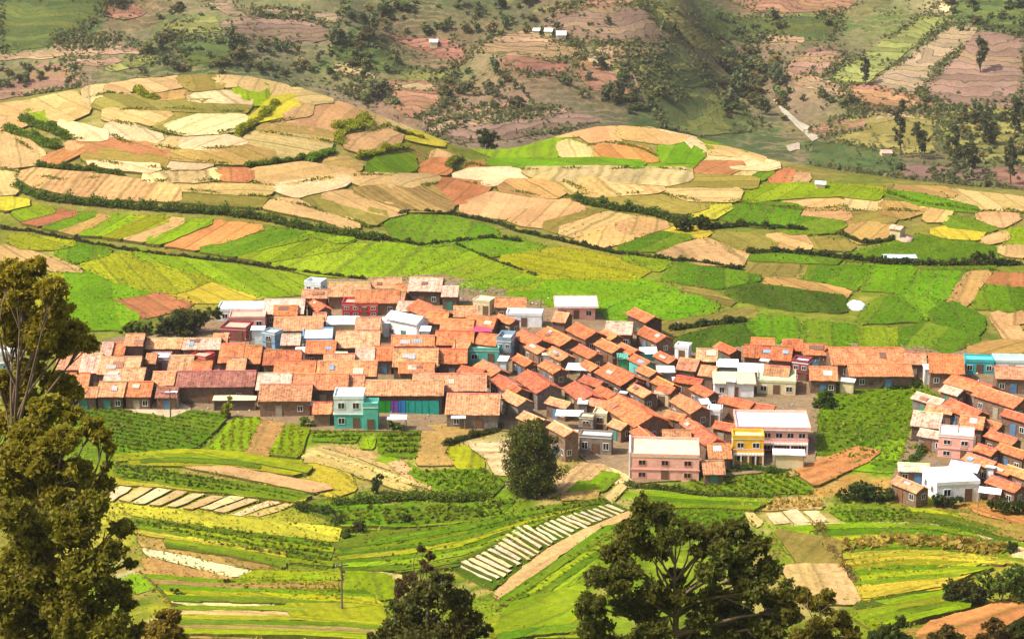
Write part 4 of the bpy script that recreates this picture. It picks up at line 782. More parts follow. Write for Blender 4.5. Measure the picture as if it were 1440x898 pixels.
# --- rows of tiled houses: visible roof box in the photograph, ridge angle, roof, wall, wall height
A = -62
HS = [
 (139,537,179,559,0,'sa','mud',2.5),(178,537,217,559,0,'or','mud',2.5),(171,518,206,539,0,'sa','mud',2.6),(141,502,201,527,0,'sa','mud',2.7),(117,498,146,530,0,'pk','mud',2.7),(82,497,118,521,0,'or','mud',2.7),(88,525,128,548,3,'or','mud',2.6),
 (177,470,205,487,0,'sa','dk',4.2),(206,476,258,491,0,'sa','mud',3),(258,476,312,492,0,'pk','mud',3),(144,482,161,502,0,'pk','mud',3),(161,482,179,500,0,'or','mud',3),(215,523,249,543,0,'sa','mud',3),(239,500,274,523,0,'sa','mud',2.8),
 (310,484,345,512,0,'or','mud',3),(345,486,370,512,0,'or','mud',2.8),(320,503,348,523,0,'sa','mud',3),(371,493,426,514,0,'or','mud',2.8),(386,508,446,530,0,'or','mud',2.8),(446,508,532,530,0,'or','mud',2.8),(362,525,412,549,0,'pk','mud',2.8),
 (412,526,492,549,0,'or','mud',2.8),(365,541,441,565,0,'sa','mud',2.7),(440,566,468,583,0,'or','mud',2.2),(472,466,536,490,0,'sa','mud',2.8),(500,447,536,464,0,'or','mud',2.8),(385,446,456,466,2,'sa','mud',2.7),(372,421,430,442,0,'pk','mud',2.6),
 (430,418,468,440,A,'rd','mud',2.7),(462,398,522,418,0,'sa','mud',2.6),(524,391,566,406,0,'sa','mud',2.6),(576,391,624,410,-6,'pk','dk',3),(622,403,646,418,-4,'pk','mud',2.8),(500,408,563,427,0,'or','mud',2.6),(572,418,642,450,-56,'or','mud',2.8),
 (612,466,668,486,-3,'or','mud',2.8),(550,472,612,487,0,'or','mud',2.8),(526,487,554,508,0,'or','mud',2.7),(552,490,618,522,0,'sa','mud',2.7),(616,491,658,512,0,'or','mud',2.8),(595,526,686,551,0,'or','mud',2.7),(580,524,612,534,0,'sa','mud',2.7),
 (627,554,706,586,-3,'sa','st',2.6),(667,501,716,532,A,'or','mud',2.8),(689,522,740,553,A,'or','mud',2.8),(702,546,751,572,-58,'sa','st',2.8),(620,449,668,465,-5,'or','mud',2.8),(637,431,673,446,0,'sa','mud',2.7),(696,419,741,433,-4,'or','mud',2.7),
 (883,429,930,456,A,'rd','dk',3.6),(796,452,852,477,A,'rd','mud',2.8),(757,456,816,488,A,'or','mud',2.7),(722,459,774,490,A,'or','mud',2.7),(852,453,891,471,-8,'pk','mud',2.8),(896,455,946,484,A,'or','mud',2.7),(766,485,810,508,A,'or','mud',2.7),
 (805,480,849,507,A,'or','mud',2.7),(837,473,882,498,A,'or','mud',2.7),(868,478,902,502,A,'rd','mud',2.8),(886,494,920,518,A,'rd','te',2.8),(837,507,910,542,A,'rd','dk',2.8),(926,492,952,512,A,'or','mud',2.7),(757,500,798,530,A,'or','mud',2.7),
 (725,511,790,559,-66,'or','st',3.2),(696,524,746,561,-64,'or','mud',2.7),(793,533,848,566,-70,'or','mud',2.7),(838,540,872,562,A,'or','mud',2.6),(849,546,938,604,-66,'or','mud',3.1),(884,536,924,562,A,'or','mud',2.7),(727,575,776,600,-52,'sa','mud',2.7),
 (770,578,815,626,-60,'sa','mud',4.2),(886,597,926,622,-72,'rd','mud',2.5),(1006,478,1042,500,A,'or','mud',3),(979,491,1010,509,-8,'sa','mud',2.7),(1046,486,1090,504,-10,'rd','mud',2.7),(1085,488,1116,508,-14,'rd','mud',2.6),(1137,516,1178,536,-6,'or','mud',2.6),
 (1163,489,1272,514,0,'or','mud',2.7),(1190,512,1282,530,0,'or','mud',2.4),(1270,496,1302,513,-5,'or','mud',2.7),(1305,499,1355,526,-8,'rd','mud',2.7),(944,548,998,585,-66,'or','mud',2.8),(972,537,1010,560,A,'rd','mud',2.7),(1014,551,1064,578,-40,'rd','mud',2.6),
 (1046,560,1088,582,-24,'or','mud',2.4),(920,527,952,549,A,'or','mud',2.7),(960,586,992,608,-70,'or','mud',2.7),(968,596,1020,628,-68,'or','mud',2.8),(930,605,972,624,0,'sa','mud',2.8),(993,624,1028,646,0,'or','mud',2.3),(986,648,1019,668,0,'sa','mud',1.9),
 (1334,521,1400,556,-52,'or','mud',2.8),(1374,536,1444,576,-54,'or','mud',2.8),(1328,555,1388,592,A,'or','mud',2.8),(1285,548,1332,572,-50,'pk','st',2.7),(1284,580,1327,602,-20,'pk','dk',2.8),(1350,586,1386,604,-20,'or','mud',3),(1388,598,1434,630,-52,'or','mud',2.8),
 (1404,616,1448,650,-52,'or','mud',2.8),(1359,632,1402,661,-52,'or','mud',2.7),(1392,664,1438,694,-52,'or','mud',2.6),(1420,650,1452,676,-52,'or','mud',2.7),(1416,570,1450,598,-50,'or','mud',2.8),(1256,662,1304,698,-56,'sa','mud',2.3),(1262,652,1308,664,-8,'cr','mud',2.3),
 (1340,644,1376,664,-30,'tn','st',2.7),(1398,516,1444,534,-8,'or','mud',2.7),(1330,540,1352,556,-50,'pk','mud',2.6),
 # smaller roofs that fill the rows
 (146,528,172,540,0,'pk','mud',2.4),(206,498,222,512,0,'sa','mud',2.7),(272,508,300,524,0,'or','mud',2.7),(300,470,322,484,0,'sa','mud',2.7),(396,470,424,486,0,'pk','mud',2.7),(430,480,474,498,0,'or','mud',2.6),(455,498,500,510,0,'sa','mud',2.6),(500,490,528,508,0,'pk','mud',2.6),
 (538,410,572,424,-8,'sa','mud',2.6),(556,400,580,412,0,'or','mud',2.5),(425,408,462,420,0,'or','mud',2.5),(385,430,420,444,0,'or','mud',2.6),(560,424,584,438,-10,'pk','mud',2.6),(600,440,632,456,-8,'or','mud',2.6),(656,446,700,462,-14,'or','mud',2.7),(672,470,706,486,-20,'or','mud',2.7),
 (700,440,726,456,-50,'or','mud',2.6),(740,478,772,500,A,'or','mud',2.6),(720,494,756,518,A,'rd','mud',2.6),(780,440,802,454,-20,'sa','mud',2.6),(846,462,872,478,A,'or','mud',2.6),(818,505,846,522,A,'or','mud',2.6),(870,520,900,545,A,'or','mud',2.6),(900,512,926,530,A,'or','mud',2.6),
 (820,525,850,545,-50,'or','mud',2.5),(776,556,800,574,-40,'sa','mud',2.5),(826,556,858,574,-30,'sa','mud',2.5),(955,505,985,522,-20,'or','mud',2.6),(985,515,1010,530,-20,'sa','mud',2.6),(955,525,985,542,-30,'rd','mud',2.6),(940,575,962,592,-40,'or','mud',2.5),
 (1075,515,1112,530,-15,'sa','mud',2.5),(1010,590,1034,606,-30,'or','mud',2.5),(1100,478,1130,494,-10,'rd','mud',2.6),(1130,484,1164,500,-8,'or','mud',2.6),(1056,476,1090,490,-10,'or','mud',2.6),(1380,588,1412,604,-48,'or','mud',2.6),(1300,600,1326,618,-30,'pk','st',2.5),
 (1376,622,1402,640,-50,'rd','mud',2.5),(1398,648,1424,668,-50,'or','mud',2.5),(1310,565,1336,582,-30,'sa','mud',2.5),(1412,552,1444,572,-50,'or','mud',2.6),(860,588,884,604,-50,'sa','mud',2.3),(560,510,612,526,0,'or','mud',2.6),(655,512,676,528,-30,'or','mud',2.6),(480,528,514,546,0,'or','mud',2.6),
 (100,545,140,560,0,'sa','mud',2.3),(220,545,252,560,0,'br','mud',2.4),(640,480,664,496,-20,'or','mud',2.6),(440,440,460,452,0,'or','mud',2.5),(930,540,948,552,-40,'or','mud',2.5),
]
for h_ in HS: gable(*h_)
CANOPY = [(352,458,372,464,'wh'),(296,476,312,484,'tn'),(414,488,430,496,'wh'),(536,446,548,455,'wh'),(470,494,488,502,'cr'),(590,458,606,466,'wh'),(646,470,662,478,'tn'),(700,500,716,508,'wh'),(762,492,778,500,'cr'),(742,506,756,513,'wh'),(812,560,828,568,'wh'),(858,560,874,568,'tn'),
  (870,545,884,553,'wh'),(946,530,962,538,'wh'),(984,560,1000,568,'wh'),(1068,500,1084,508,'wh'),(1020,530,1036,537,'tn'),(1180,530,1206,537,'tn'),(1300,512,1318,520,'wh'),(1352,612,1366,620,'wh'),(1386,650,1402,658,'tn'),(1340,600,1354,606,'wh'),(150,520,166,528,'cr'),(232,545,250,552,'wh'),(680,560,694,568,'wh'),(800,600,814,607,'tn')]
for (a_, b_, c_, d_, k_) in CANOPY:
    rt = awning(a_, b_, c_, d_, random.uniform(2.3, 3.1), k_, '', random.uniform(-25, 10), walls=random.choice(['st', 'w', 'cr', 'pw']))
    GEN.append((rt, (a_ + c_) / 2, (b_ + d_) / 2, -1, k_, '', 0))
def describe():
    used = set(); order = {}
    items = []
    for (rt, cx, cy, L, rc, wc, ang) in GEN:
        d = [(math.hypot(cx - l[0], (cy - l[1]) * 1.6), l) for l in LAND]; dm, l = min(d, key=lambda t: t[0])
        dx, dy = cx - l[0], (cy - l[1]) * 1.6
        sec = ('right of' if dx > 0 else 'left of') if abs(dx) > abs(dy) else ('in front of' if dy > 0 else 'behind')
        items.append((l[2], sec, dm, rt, L, rc, wc, ang))
    ordn = ['nearest', 'second', 'third', 'fourth', 'fifth', 'sixth', 'seventh', 'eighth', 'ninth', 'tenth']
    cnt = {}
    for it in sorted(items, key=lambda t: t[2]):
        ln, sec, dm, rt, L, rc, wc, ang = it; k = (ln, sec, L < 0); i = cnt.get(k, 0); cnt[k] = i + 1
        size = 'small' if L < 4.2 else 'long' if L > 8.5 else 'medium'
        rt['label'] = f"{size} {RN[rc]} tiled house, {ordn[min(i, 9)]} {sec} {ln}"
        rt['group'] = 'tiled houses packed in the village'
        if L < 0: rt['label'] = f"little {RN[rc]} sheet roofed shed, {ordn[min(i, 9)]} {sec} {ln}"; rt['group'] = 'little sheet roofed sheds between the houses'
describe()
# ---------------------------------------------------------------- vegetation
def leaf_quads(C, size, up=.5, droop=0.0, stretch=1.6):
    """separate leaf-sized faces centred at C (n,3) with uneven sizes and headings"""
    n = len(C); a = rng.normal(0, 1, (n, 3)); a[:, 2] += up; a /= np.linalg.norm(a, axis=1)[:, None]
    b = rng.normal(0, 1, (n, 3)); b[:, 2] -= droop; b -= a * (a * b).sum(1)[:, None]; b /= np.linalg.norm(b, axis=1)[:, None] + 1e-9
    c = np.cross(a, b); s = size * rng.uniform(.55, 1.35, (n, 1)); L = b * s * stretch * .5; w_ = c * s * .5
    return np.stack([C - L, C + w_ * .9 - L * .1, C + L, C - w_ * .9 - L * .1], 1)
def cloud(clumps, n, size, **k):
    """clumps: (centre, (rx,ry,rz)); faces fill each clump's volume, denser to the rim, in sub-clusters so gaps remain"""
    out = []; vol = np.array([r[0] * r[1] + r[2] * r[0] for _, r in clumps]); vol = vol / vol.sum()
    for (c, r), f in zip(clumps, vol):
        m = max(30, int(n * f)); ns = max(8, int(m / 34))
        d = rng.normal(0, 1, (ns, 3)); d /= np.linalg.norm(d, axis=1)[:, None]; d *= (rng.random((ns, 1)) ** .45)
        s = d[rng.integers(0, ns, m)] + rng.normal(0, .14, (m, 3))
        out.append(np.array(c) + s * np.array(r))
    return leaf_quads(np.concatenate(out), size, **k)
def limb(p0, p1, bend=.12, n=5):
    p0, p1 = Vector(p0), Vector(p1); L = (p1 - p0).length; o = Vector(rng.normal(0, 1, 3)) * L * bend; o.z = abs(o.z) * .5
    return [p0.lerp(p1, t / n) + o * math.sin(math.pi * t / n) for t in range(n + 1)]
def tree(name, label, base, clumps, color, n, size, trunk_r=.25, top=None, cat='tree', group=None, bark=(.16, .11, .075), droop=.6, limbs=True, up=.5, stretch=1.6):
    base = Vector(base); rt = empty(name, base, 0, label, cat, group)
    cl = [(np.array(c) - np.array(base), r) for c, r in clumps]
    zt = max(c[2] for c, _ in cl); ctr = np.mean([c for c, _ in cl], 0)
    tp = Vector(top) - base if top is not None else Vector((ctr[0], ctr[1], zt * .9))
    m = MB(); spine = limb((0, 0, -1), tp, .04, 8); m.tube(spine, [trunk_r * (1.15 - .95 * i / 8) for i in range(9)], 8)
    if limbs:
        for c, r in cl:
            c = Vector(c); t = min(.95, max(.25, (c.z * .75) / max(.1, tp.z))); s = spine[int(t * 8)]
            L = limb(s, c, .1, 4); r0 = min(trunk_r * (1.1 - .9 * t), .05 + (c - s).length * .022); m.tube(L, [r0 * (1 - .8 * i / 4) for i in range(5)], 5)
            for k in range(4):
                e = c + Vector(rng.normal(0, .55, 3) * np.array(r)); m.tube([L[3], L[3].lerp(e, .6), e], [r0 * .4, r0 * .25, .012], 4)
    m.build('trunk', M['bark'], rt, bark, True)
    quads_obj('crown', cloud(cl, n, size, droop=droop, up=up, stretch=stretch), M['leaf'], rt, color)
    return rt
def px_clumps(L, y, dy=0, flat_=.8, ydep=None, shr=1.0):
    """clump list (px, py, radius px) standing at distance y with real depth scatter"""
    out = []
    for (px, py, rp) in L:
        yy = y + (rng.uniform(-1, 1) * dy); c = at(px, py, yy); r = rp / F * yy / CP * shr
        out.append((tuple(c), (r, r * (ydep or 1.0), r * flat_)))
    return out
OL, DG, MG, YG = (.30, .24, .012), (.055, .08, .010), (.12, .18, .010), (.29, .31, .010)
def near_tree(name, label, L, y, bx, color, n, size, r=.3, top=None, **k):
    b = at(bx, 898, y); z = float(H(b.x, y)); tree(name, label, (b.x, y, z), px_clumps(L, y, 1.8, shr=.9), color, n, size, r, top=at(*top, y) if top else None, **k)
near_tree('eucalyptus_tree', 'tall olive leaved tree at the left edge, crown highest, reaching above the village',
  [(20,385,26),(46,376,20),(72,408,24),(30,412,28),(78,438,25),(35,448,30),(60,466,32),(100,470,26),(122,482,18),(20,475,24),(52,492,22),(2,402,24),(92,490,20),(0,440,25),(40,520,24),(82,538,26),(108,552,15),(30,560,28),(10,590,28),(0,535,18),(60,585,26)], 112, 40, OL, 38000, .20, .26, top=(40, 400))
near_tree('eucalyptus_tree', 'bushy dark tree at the left edge with small clumps reaching out before the green field',
  [(100,582,20),(66,572,28),(130,600,20),(152,628,14),(42,612,34),(92,616,24),(20,640,30),(142,612,16),(60,650,34),(110,662,24),(146,682,18),(90,690,36),(40,690,38),(10,680,30),(75,625,26),(150,655,12)], 103, 70, (.26, .225, .012), 34000, .20, .26, top=(85, 600))
near_tree('eucalyptus_tree', 'broad dark tree filling the lower left corner of the picture',
  [(130,712,28),(170,742,20),(100,742,42),(50,750,44),(156,772,24),(184,790,12),(120,802,42),(60,812,44),(20,720,32),(20,800,40),(160,832,28),(180,850,15),(100,862,46),(40,872,50),(150,884,38),(190,886,16),(100,920,60),(30,930,60),(0,850,40),(165,915,30)], 95, 100, (.20, .18, .012), 58000, .20, .32, top=(100, 740))
near_tree('eucalyptus_tree', 'small brownish treetop rising from the bottom edge beside the broad dark tree', [(236,868,18),(222,890,24),(250,892,18),(230,910,25),(245,925,30)], 112, 235, (.27, .19, .02), 7500, .23, .15)
near_tree('silver_oak_tree', 'large dark tree with open branching crown at bottom centre right',
  [(900,714,20),(930,724,24),(890,746,26),(864,776,24),(845,812,24),(830,852,26),(838,890,30),(880,802,26),(906,772,22),(940,756,24),(972,746,20),(1002,754,24),(1032,744,24),(1062,764,24),(1042,786,22),(1080,802,26),(1108,832,22),(1002,802,26),(950,812,18),(918,832,24),(880,852,24),(1060,832,28),(1108,862,24),(1020,852,28),(985,866,24),(1080,882,28),(925,884,26),(1022,892,30),(860,920,40),(1060,925,45),(905,858,24),(940,846,20),(1040,868,26),(1000,836,24),(960,838,18),(975,900,26),(900,905,30),(1050,905,30),(870,824,20),(1045,808,24),(1090,845,22),(925,775,18),(1015,778,22),(985,775,16),(900,700,10),(955,735,12)], 118, 960, (.10, .11, .012), 76000, .20, .26, top=(950, 770))
near_tree('silver_oak_tree', 'slim dark tree overlapping the right side of the large dark tree at bottom', [(1130,836,14),(1166,836,14),(1150,850,18),(1180,872,18),(1150,884,22),(1195,890,16),(1165,910,26),(1130,900,24)], 124, 1155, (.19, .16, .014), 10500, .22, .18, top=(1150, 845))
near_tree('dark_round_tree', 'dense dark rounded tree at the bottom edge, left of the striped beds',
  [(600,832,28),(640,846,28),(572,852,26),(622,816,20),(660,872,22),(590,882,38),(550,884,22),(640,892,34),(530,896,14),(680,888,14),(600,920,60),(650,925,40),(545,920,30)], 128, 605, (.075, .085, .012), 34000, .20, .3)
near_tree('bare_stemmed_tree', 'thin tree with rusty brown leaf clump and bare stem beside the dense dark tree', [(568,822,14),(578,812,10),(560,832,9),(598,796,11),(606,782,8),(592,772,6)], 133, 592, (.11, .075, .022), 2400, .22, .13, top=(594, 775))
near_tree('shrub', 'small green shrub at the bottom edge left of the red earth track', [(1252,888,16),(1266,874,11),(1240,900,20),(1262,900,18)], 150, 1254, (.06, .085, .012), 3600, .28, .1)
near_tree('shrub', 'reddish brown shrub at the bottom edge in front of the red earth track', [(1396,880,15),(1408,892,16),(1384,895,12),(1420,902,18)], 146, 1402, (.13, .075, .02), 3600, .28, .1)
near_tree('shrub', 'dark green shrub in the bottom right corner beside the reddish brown shrub', [(1434,884,14),(1428,896,18),(1440,900,22)], 146, 1432, (.05, .07, .012), 3200, .28, .1)
near_tree('shrub', 'low olive brown shrub poking up at the bottom edge before the red track', [(1330,892,16),(1318,898,14),(1342,900,16)], 150, 1330, (.10, .075, .018), 2800, .28, .1)
def ground_tree(name, label, bpx, L, color, n, size, r=.15, d=None, **k):
    b = hit(*bpx) if d is None else None
    if b is None: p = at(bpx[0], bpx[1], d); b = np.array((p.x, d, H(p.x, d)))
    return tree(name, label, b, px_clumps(L, b[1], .5), color, n, size, r, **k)
ground_tree('broad_tree', 'big dark rounded tree standing alone in front of the village centre', (748, 694), [(745,612,27),(730,630,24),(766,626,22),(748,652,34),(735,676,26),(766,670,27),(724,655,20),(772,650,20),(745,686,28),(752,600,16),(728,608,14),(772,690,18)], (.09, .11, .010), 19000, .24, .25)
ground_tree('bush', 'large dark green bush by the brown field at the left back edge of the village', (258, 472), [(255,450,21),(236,456,15),(280,446,15),(300,441,11),(262,462,18),(226,462,10)], DG, 5200, .4, .15)
ground_tree('bush', 'pale green bush behind the left back houses, left of the large dark bush', (195, 472), [(190,460,11),(205,462,10),(178,464,9)], MG, 1800, .4, .1)
ground_tree('bush', 'round dark bush on the end of the curved cream terraces', (530, 694), [(530,678,9),(528,688,7),(534,670,5)], DG, 1000, .25, .08)
ground_tree('bush', 'round dark bush beside the gold field below the curved terraces', (505, 748), [(505,739,9),(499,744,6)], DG, 1000, .25, .08)
ground_tree('bush', 'smaller bush left of the round dark bush by the gold field', (488, 756), [(488,748,7),(484,752,5)], MG, 700, .25, .06)
ground_tree('bush', 'dark low bush at the field edge below the large pink terrace path', (570, 735), [(570,728,8),(580,731,7)], DG, 700, .25, .06)
ground_tree('bush', 'small dark bush on the ochre field left of the lime strip', (318, 823), [(318,817,6)], DG, 500, .22, .05)
ground_tree('bush', 'dark bush on the bank above the lowest cream strips at left', (248, 840), [(246,833,8),(256,836,7)], DG, 700, .22, .05)
ground_tree('bush', 'yellow green shrub before the low cream awning at the left front', (322, 590), [(320,570,9),(317,580,8),(324,560,6)], YG, 1300, .25, .07)
ground_tree('bush', 'scrubby bush in front of the red walled front house', (430, 600), [(428,592,8),(440,595,6)], MG, 800, .25, .06)
ground_tree('bush', 'leafy bush beside the shop row at the field edge', (552, 606), [(552,597,7),(562,600,6)], MG, 700, .25, .06)
ground_tree('bush', 'wide dark bush under the red soil plot, left of the plain white house', (1215, 704), [(1205,690,16),(1228,692,16),(1184,696,11),(1248,694,12),(1215,682,10)], (.05, .09, .012), 3200, .28, .1)
ground_tree('bush', 'dark bush at the foot of the plain white house', (1325, 712), [(1320,704,11),(1338,706,9),(1350,700,7)], (.05, .08, .012), 1700, .25, .08)
ground_tree('bush', 'dark bush right of the plain white house under the narrow awning', (1415, 722), [(1412,710,13),(1432,712,13),(1396,708,9)], DG, 2200, .25, .1)
ground_tree('bush', 'dark round bush at the right end of the curved green beds', (1422, 776), [(1422,768,9)], DG, 800, .25, .06)
ground_tree('bush', 'bright leafy bush clump above the red earth track at right', (1400, 850), [(1420,812,20),(1436,806,20),(1400,824,17),(1432,830,20),(1385,812,12)], (.09, .16, .014), 4600, .3, .12)
ground_tree('bush', 'darker bush at the left of the clump above the red track', (1350, 848), [(1345,828,17),(1368,834,20),(1335,838,12),(1385,838,14)], (.045, .07, .012), 3800, .28, .12)
ground_tree('tree', 'dark twin tree on the hedge line in the middle of the plateau', (968, 326), [(960,312,9),(966,318,9),(956,320,8)], DG, 1400, .45, .15)
ground_tree('tree', 'dark bushy tree right beside the twin tree on the hedge line', (988, 324), [(986,310,9),(990,316,9),(982,318,7)], DG, 1400, .45, .15)
ground_tree('tree', 'single dark round tree in the dip behind the terraced mound', (685, 207), [(685,192,12),(680,186,9),(690,198,12),(676,198,9)], DG, 2000, .55, .25, d=640)
ground_tree('bush', 'dark bush in the green bank at the right end of the plateau', (1385, 372), [(1372,362,10),(1392,362,11),(1358,365,8)], DG, 1500, .4, .1)
ground_tree('tree', 'young tree beside the green yard at the right of the pale green roof', (1165, 575), [(1160,556,12),(1168,566,11),(1152,566,9)], (.06, .12, .012), 1900, .28, .1)
ground_tree('tree', 'small tree in front of the long red roofs by the green yard', (1240, 545), [(1238,535,10),(1252,538,9),(1225,537,8)], DG, 1500, .28, .1)
# tall slim trees on the slope beyond the plateau
for i, (x, yb, yt, wd, lab) in enumerate([(1267,222,138,9,'tallest slim eucalyptus on the far valley slope, upper right'),(1294,224,172,9,'slim eucalyptus just right of the tallest one on the far slope'),(1380,103,52,8,'lone dark narrow tree on the bare mauve hillside at upper right'),
   (1217,122,80,6,'thin faint tree on the yellow green strip of the right far hillside'),(1346,238,185,11,'bushy dark tree at the left of the wooded slope on the right'),(1366,246,200,10,'dark tree standing before the wooded slope on the right, beside the mauve scrub'),
   (1422,260,196,10,'tall dark tree near the right edge above the pinkish field'),(1390,206,150,11,'dark tree at the top of the wooded slope on the right'),(1428,190,135,9,'narrow dark tree at the right edge on top of the wooded slope')]):
    L = [(x + rng.uniform(-.5, .5) * wd, yt + (yb - yt) * t, wd * (.45 + .55 * math.sin(math.pi * min(1, t * 1.25)))) for t in np.linspace(.06, .74, 8)]
    b = hit(x, yb); b = b if b[1] > 600 else hit(x, yb - 6)
    tree('eucalyptus_tree', lab, b, px_clumps(L, b[1], 1, 1.0), (.09, .11, .04), 1300, .7, .3, group='tall slim trees on the far slope')
# small trees of the far hillsides: a few kinds, copied one by one
PRO = []
for i, c in enumerate([(.12, .155, .055), (.14, .17, .055), (.17, .185, .065), (.12, .145, .065), (.18, .19, .07)]):
    k = 5 if i < 3 else 7; tall = (1.0, 1.25, .8, 1.7, 1.1)[i]
    cl = [((rng.normal(0, .22), rng.normal(0, .22), (.35 + .6 * j / k) * tall), (.34, .34, .26 * tall)) for j in range(k)]
    o = quads_obj('far_tree', cloud(cl, 420, .2, droop=.3), M['leaf'], None, c)
    m = MB().tube([(0, 0, -.4), (.02, 0, .6 * tall)], [.05, .03], 5); o.data.materials.append(M['bark'])
    bm_v = len(o.data.vertices); PRO.append(o)
BOX = [('scrubby slope at the top left above the mound', 150,5,300,30,7,11),('green slope between the tan strips and the mound', 190,45,330,105,26,12),('dark thicket on the slope above the right of the mound', 330,62,520,112,30,12),
  ('wooded gully at top centre left', 470,10,545,70,24,13),('upper wooded slope at top centre', 545,5,740,50,34,11),('dark wood between the red field and the tan terraces', 620,100,735,155,34,13),('scrub left of the red mauve field', 500,85,560,150,16,12),
  ('trees on the crest of the mauve spur', 790,95,900,140,16,11),('lower trees at the foot of the mauve spur', 840,130,930,165,12,12),('tree line running down the valley to the stream', 990,70,1110,135,36,12),('dark trees beside the stream', 1020,100,1105,180,26,13),
  ('bushes right of the stream', 1105,140,1220,160,12,9),('trees at the top right edge of the bare hillside', 1335,5,1440,45,20,11),('dark wood on the slope at the right edge', 1330,160,1440,225,42,13),('bushes on the valley floor behind the plateau', 1150,225,1260,262,12,8),
  ('trees along the foot of the bare hill', 1215,145,1300,160,8,9),('trees among the houses at top centre', 740,5,800,50,10,9),('scattered trees on the mauve hill at top centre', 820,20,960,60,8,7),('trees on the green slope at upper centre right', 960,20,1180,60,16,9),('scrub at the far left above the mound', 0,90,110,130,14,10),('bushes on the mauve scrub patch', 1260,240,1390,265,26,9)]
SPOT = []
for (lab, x0, y0, x1, y1, n, hp) in BOX:
    for i in range(int(n * 1.5)):
        x, y = random.uniform(x0, x1), random.uniform(y0, y1); b = hit(x, y)
        if b[1] > 630: SPOT.append((hp * random.choice((.4, .5, .6, .7, .85, 1.2)), b, lab))
SPOT.sort(key=lambda t: -t[0]); MASS = []
for n_, (hp, b, lab) in enumerate(SPOT):
    src = PRO[random.randrange(5)]; s = hp / F * b[1]; sx = s * random.uniform(.85, 1.35)
    if n_ >= 285:
        me = src.data; v = np.zeros(len(me.vertices) * 3, np.float32); me.vertices.foreach_get('co', v); v = v.reshape(-1, 4, 3)[::2]
        MASS.append(v * (sx * 1.1, sx * 1.1, s) + b); continue
    o = src if not src.get('label') else link(src.copy())
    o.location = b; o.scale = (sx, sx, s); o.rotation_euler[2] = random.random() * 6
    cl = src.color; f = random.uniform(.75, 1.4); o.color = (cl[0] * f * random.uniform(.9, 1.2), cl[1] * f, cl[2] * f, 1)
    tag(o, 'small hazy tree in the ' + lab, 'tree', lab)
tag(quads_obj('far_trees', np.concatenate(MASS), M['leaf'], None, (.12, .15, .055)), kind='stuff')
# ---------------------------------------------------------------- hedges along the terrace edges
def hedge(label, pts, w_, h_, n, color=MG, size=.42, lump=.5, ymax=575):
    W = []
    for a, b in zip(pts[:-1], pts[1:]):
        m = max(2, int(math.hypot(b[0] - a[0], b[1] - a[1]) / 6))
        for i in range(m): W.append((a[0] + (b[0] - a[0]) * i / m, a[1] + (b[1] - a[1]) * i / m))
    W = np.array(W); G = hits(W[:, 0], W[:, 1]); G = G[(G[:, 1] < ymax)]
    base = G[len(G) // 2].copy(); t = rng.random(n) * (len(G) - 1); i = t.astype(int); f = (t - i)[:, None]
    C = G[i] * (1 - f) + G[np.minimum(i + 1, len(G) - 1)] * f
    C[:, 2] = H(C[:, 0], C[:, 1])
    env = .62 + lump * (np.sin(t * 1.7) * np.sin(t * .61 + 1) + .35 * np.sin(t * 4.3)); env = np.clip(env, .12, 1.3)
    d = rng.normal(0, 1, (n, 3)); d /= np.linalg.norm(d, axis=1)[:, None]; d *= rng.random((n, 1)) ** .4
    C[:, 0] += d[:, 0] * w_ * .5; C[:, 1] += d[:, 1] * w_ * .5; C[:, 2] += .1 + (d[:, 2] + 1) * .5 * h_ * env
    o = quads_obj('hedge', leaf_quads(C - base, size, stretch=1.3), M['leaf'], None, color); o.location = base
    return tag(o, label, 'hedge')
E = q
hedge('long dark hedge along the foot of the mound, above the red and green strips', E(22,266,60,281,110,287,180,293,260,298,310,301,370,309,420,321,470,331,538,339), 2.6, 2.6, 13000, (.09, .15, .010))
hedge('dark hedge above the wide striped tan field on the left of the mound', E(52,236,90,238,130,240,180,251), 1.8, 1.8, 3600, (.09, .15, .010))
hedge('lower of two plump hedge rows on the left flank of the mound', E(10,186,40,194,85,212), 3.6, 2.4, 6000, (.13, .22, .008))
hedge('upper of two plump hedge rows on the left flank of the mound', E(32,172,65,182,104,198), 3.4, 2.4, 6000, (.11, .18, .008))
hedge('yellow green bush row climbing the middle of the mound', E(336,191,346,182,370,166,386,150,391,138), 2.6, 2.3, 5200, YG)
hedge('bright bush bank around the pale field on the right of the mound', E(470,183,490,176,516,168,522,178,480,186,476,198,484,210), 3.0, 2.2, 5600, YG)
hedge('dark green bush wedge at the lower corner of the big sand field on the mound', E(436,228,455,218,472,210), 3.0, 1.8, 3600, (.14, .25, .008))
hedge('bushy edge above the small striped green field on the right of the mound', E(505,224,540,213,580,206), 2.4, 2.0, 4600, YG)
hedge('short bush row at the upper right shoulder of the mound', E(556,186,580,192,600,198), 2.0, 1.6, 2400, (.26, .27, .012))
hedge('olive bushes at the right foot of the mound', E(630,238,642,226,656,222), 2.4, 2.2, 3000, (.2, .22, .012))
hedge('dark bushy line in the lower middle of the mound', E(346,236,380,231,430,224,460,222), 1.8, 1.5, 3400, MG)
hedge('lime bush bank near the top left of the mound', E(192,130,205,138,228,143), 2.6, 2.2, 3400, YG)
hedge('thin bush line below the crest field at the top of the mound', E(150,133,175,134,200,133), .9, .9, 900, MG)
hedge('long dark bank hedge under the sand fields in the middle of the plateau', E(562,304,575,299,636,302,700,315,724,325,793,340,862,356,920,364,980,370,1050,381), 1.3, 1.1, 7500, (.04, .07, .012))
hedge('thick dark hedge under the olive field, right of the sand fields', E(808,284,840,290,870,296,902,299,930,306,956,315,992,316), 2.6, 2.4, 6500, (.07, .12, .012))
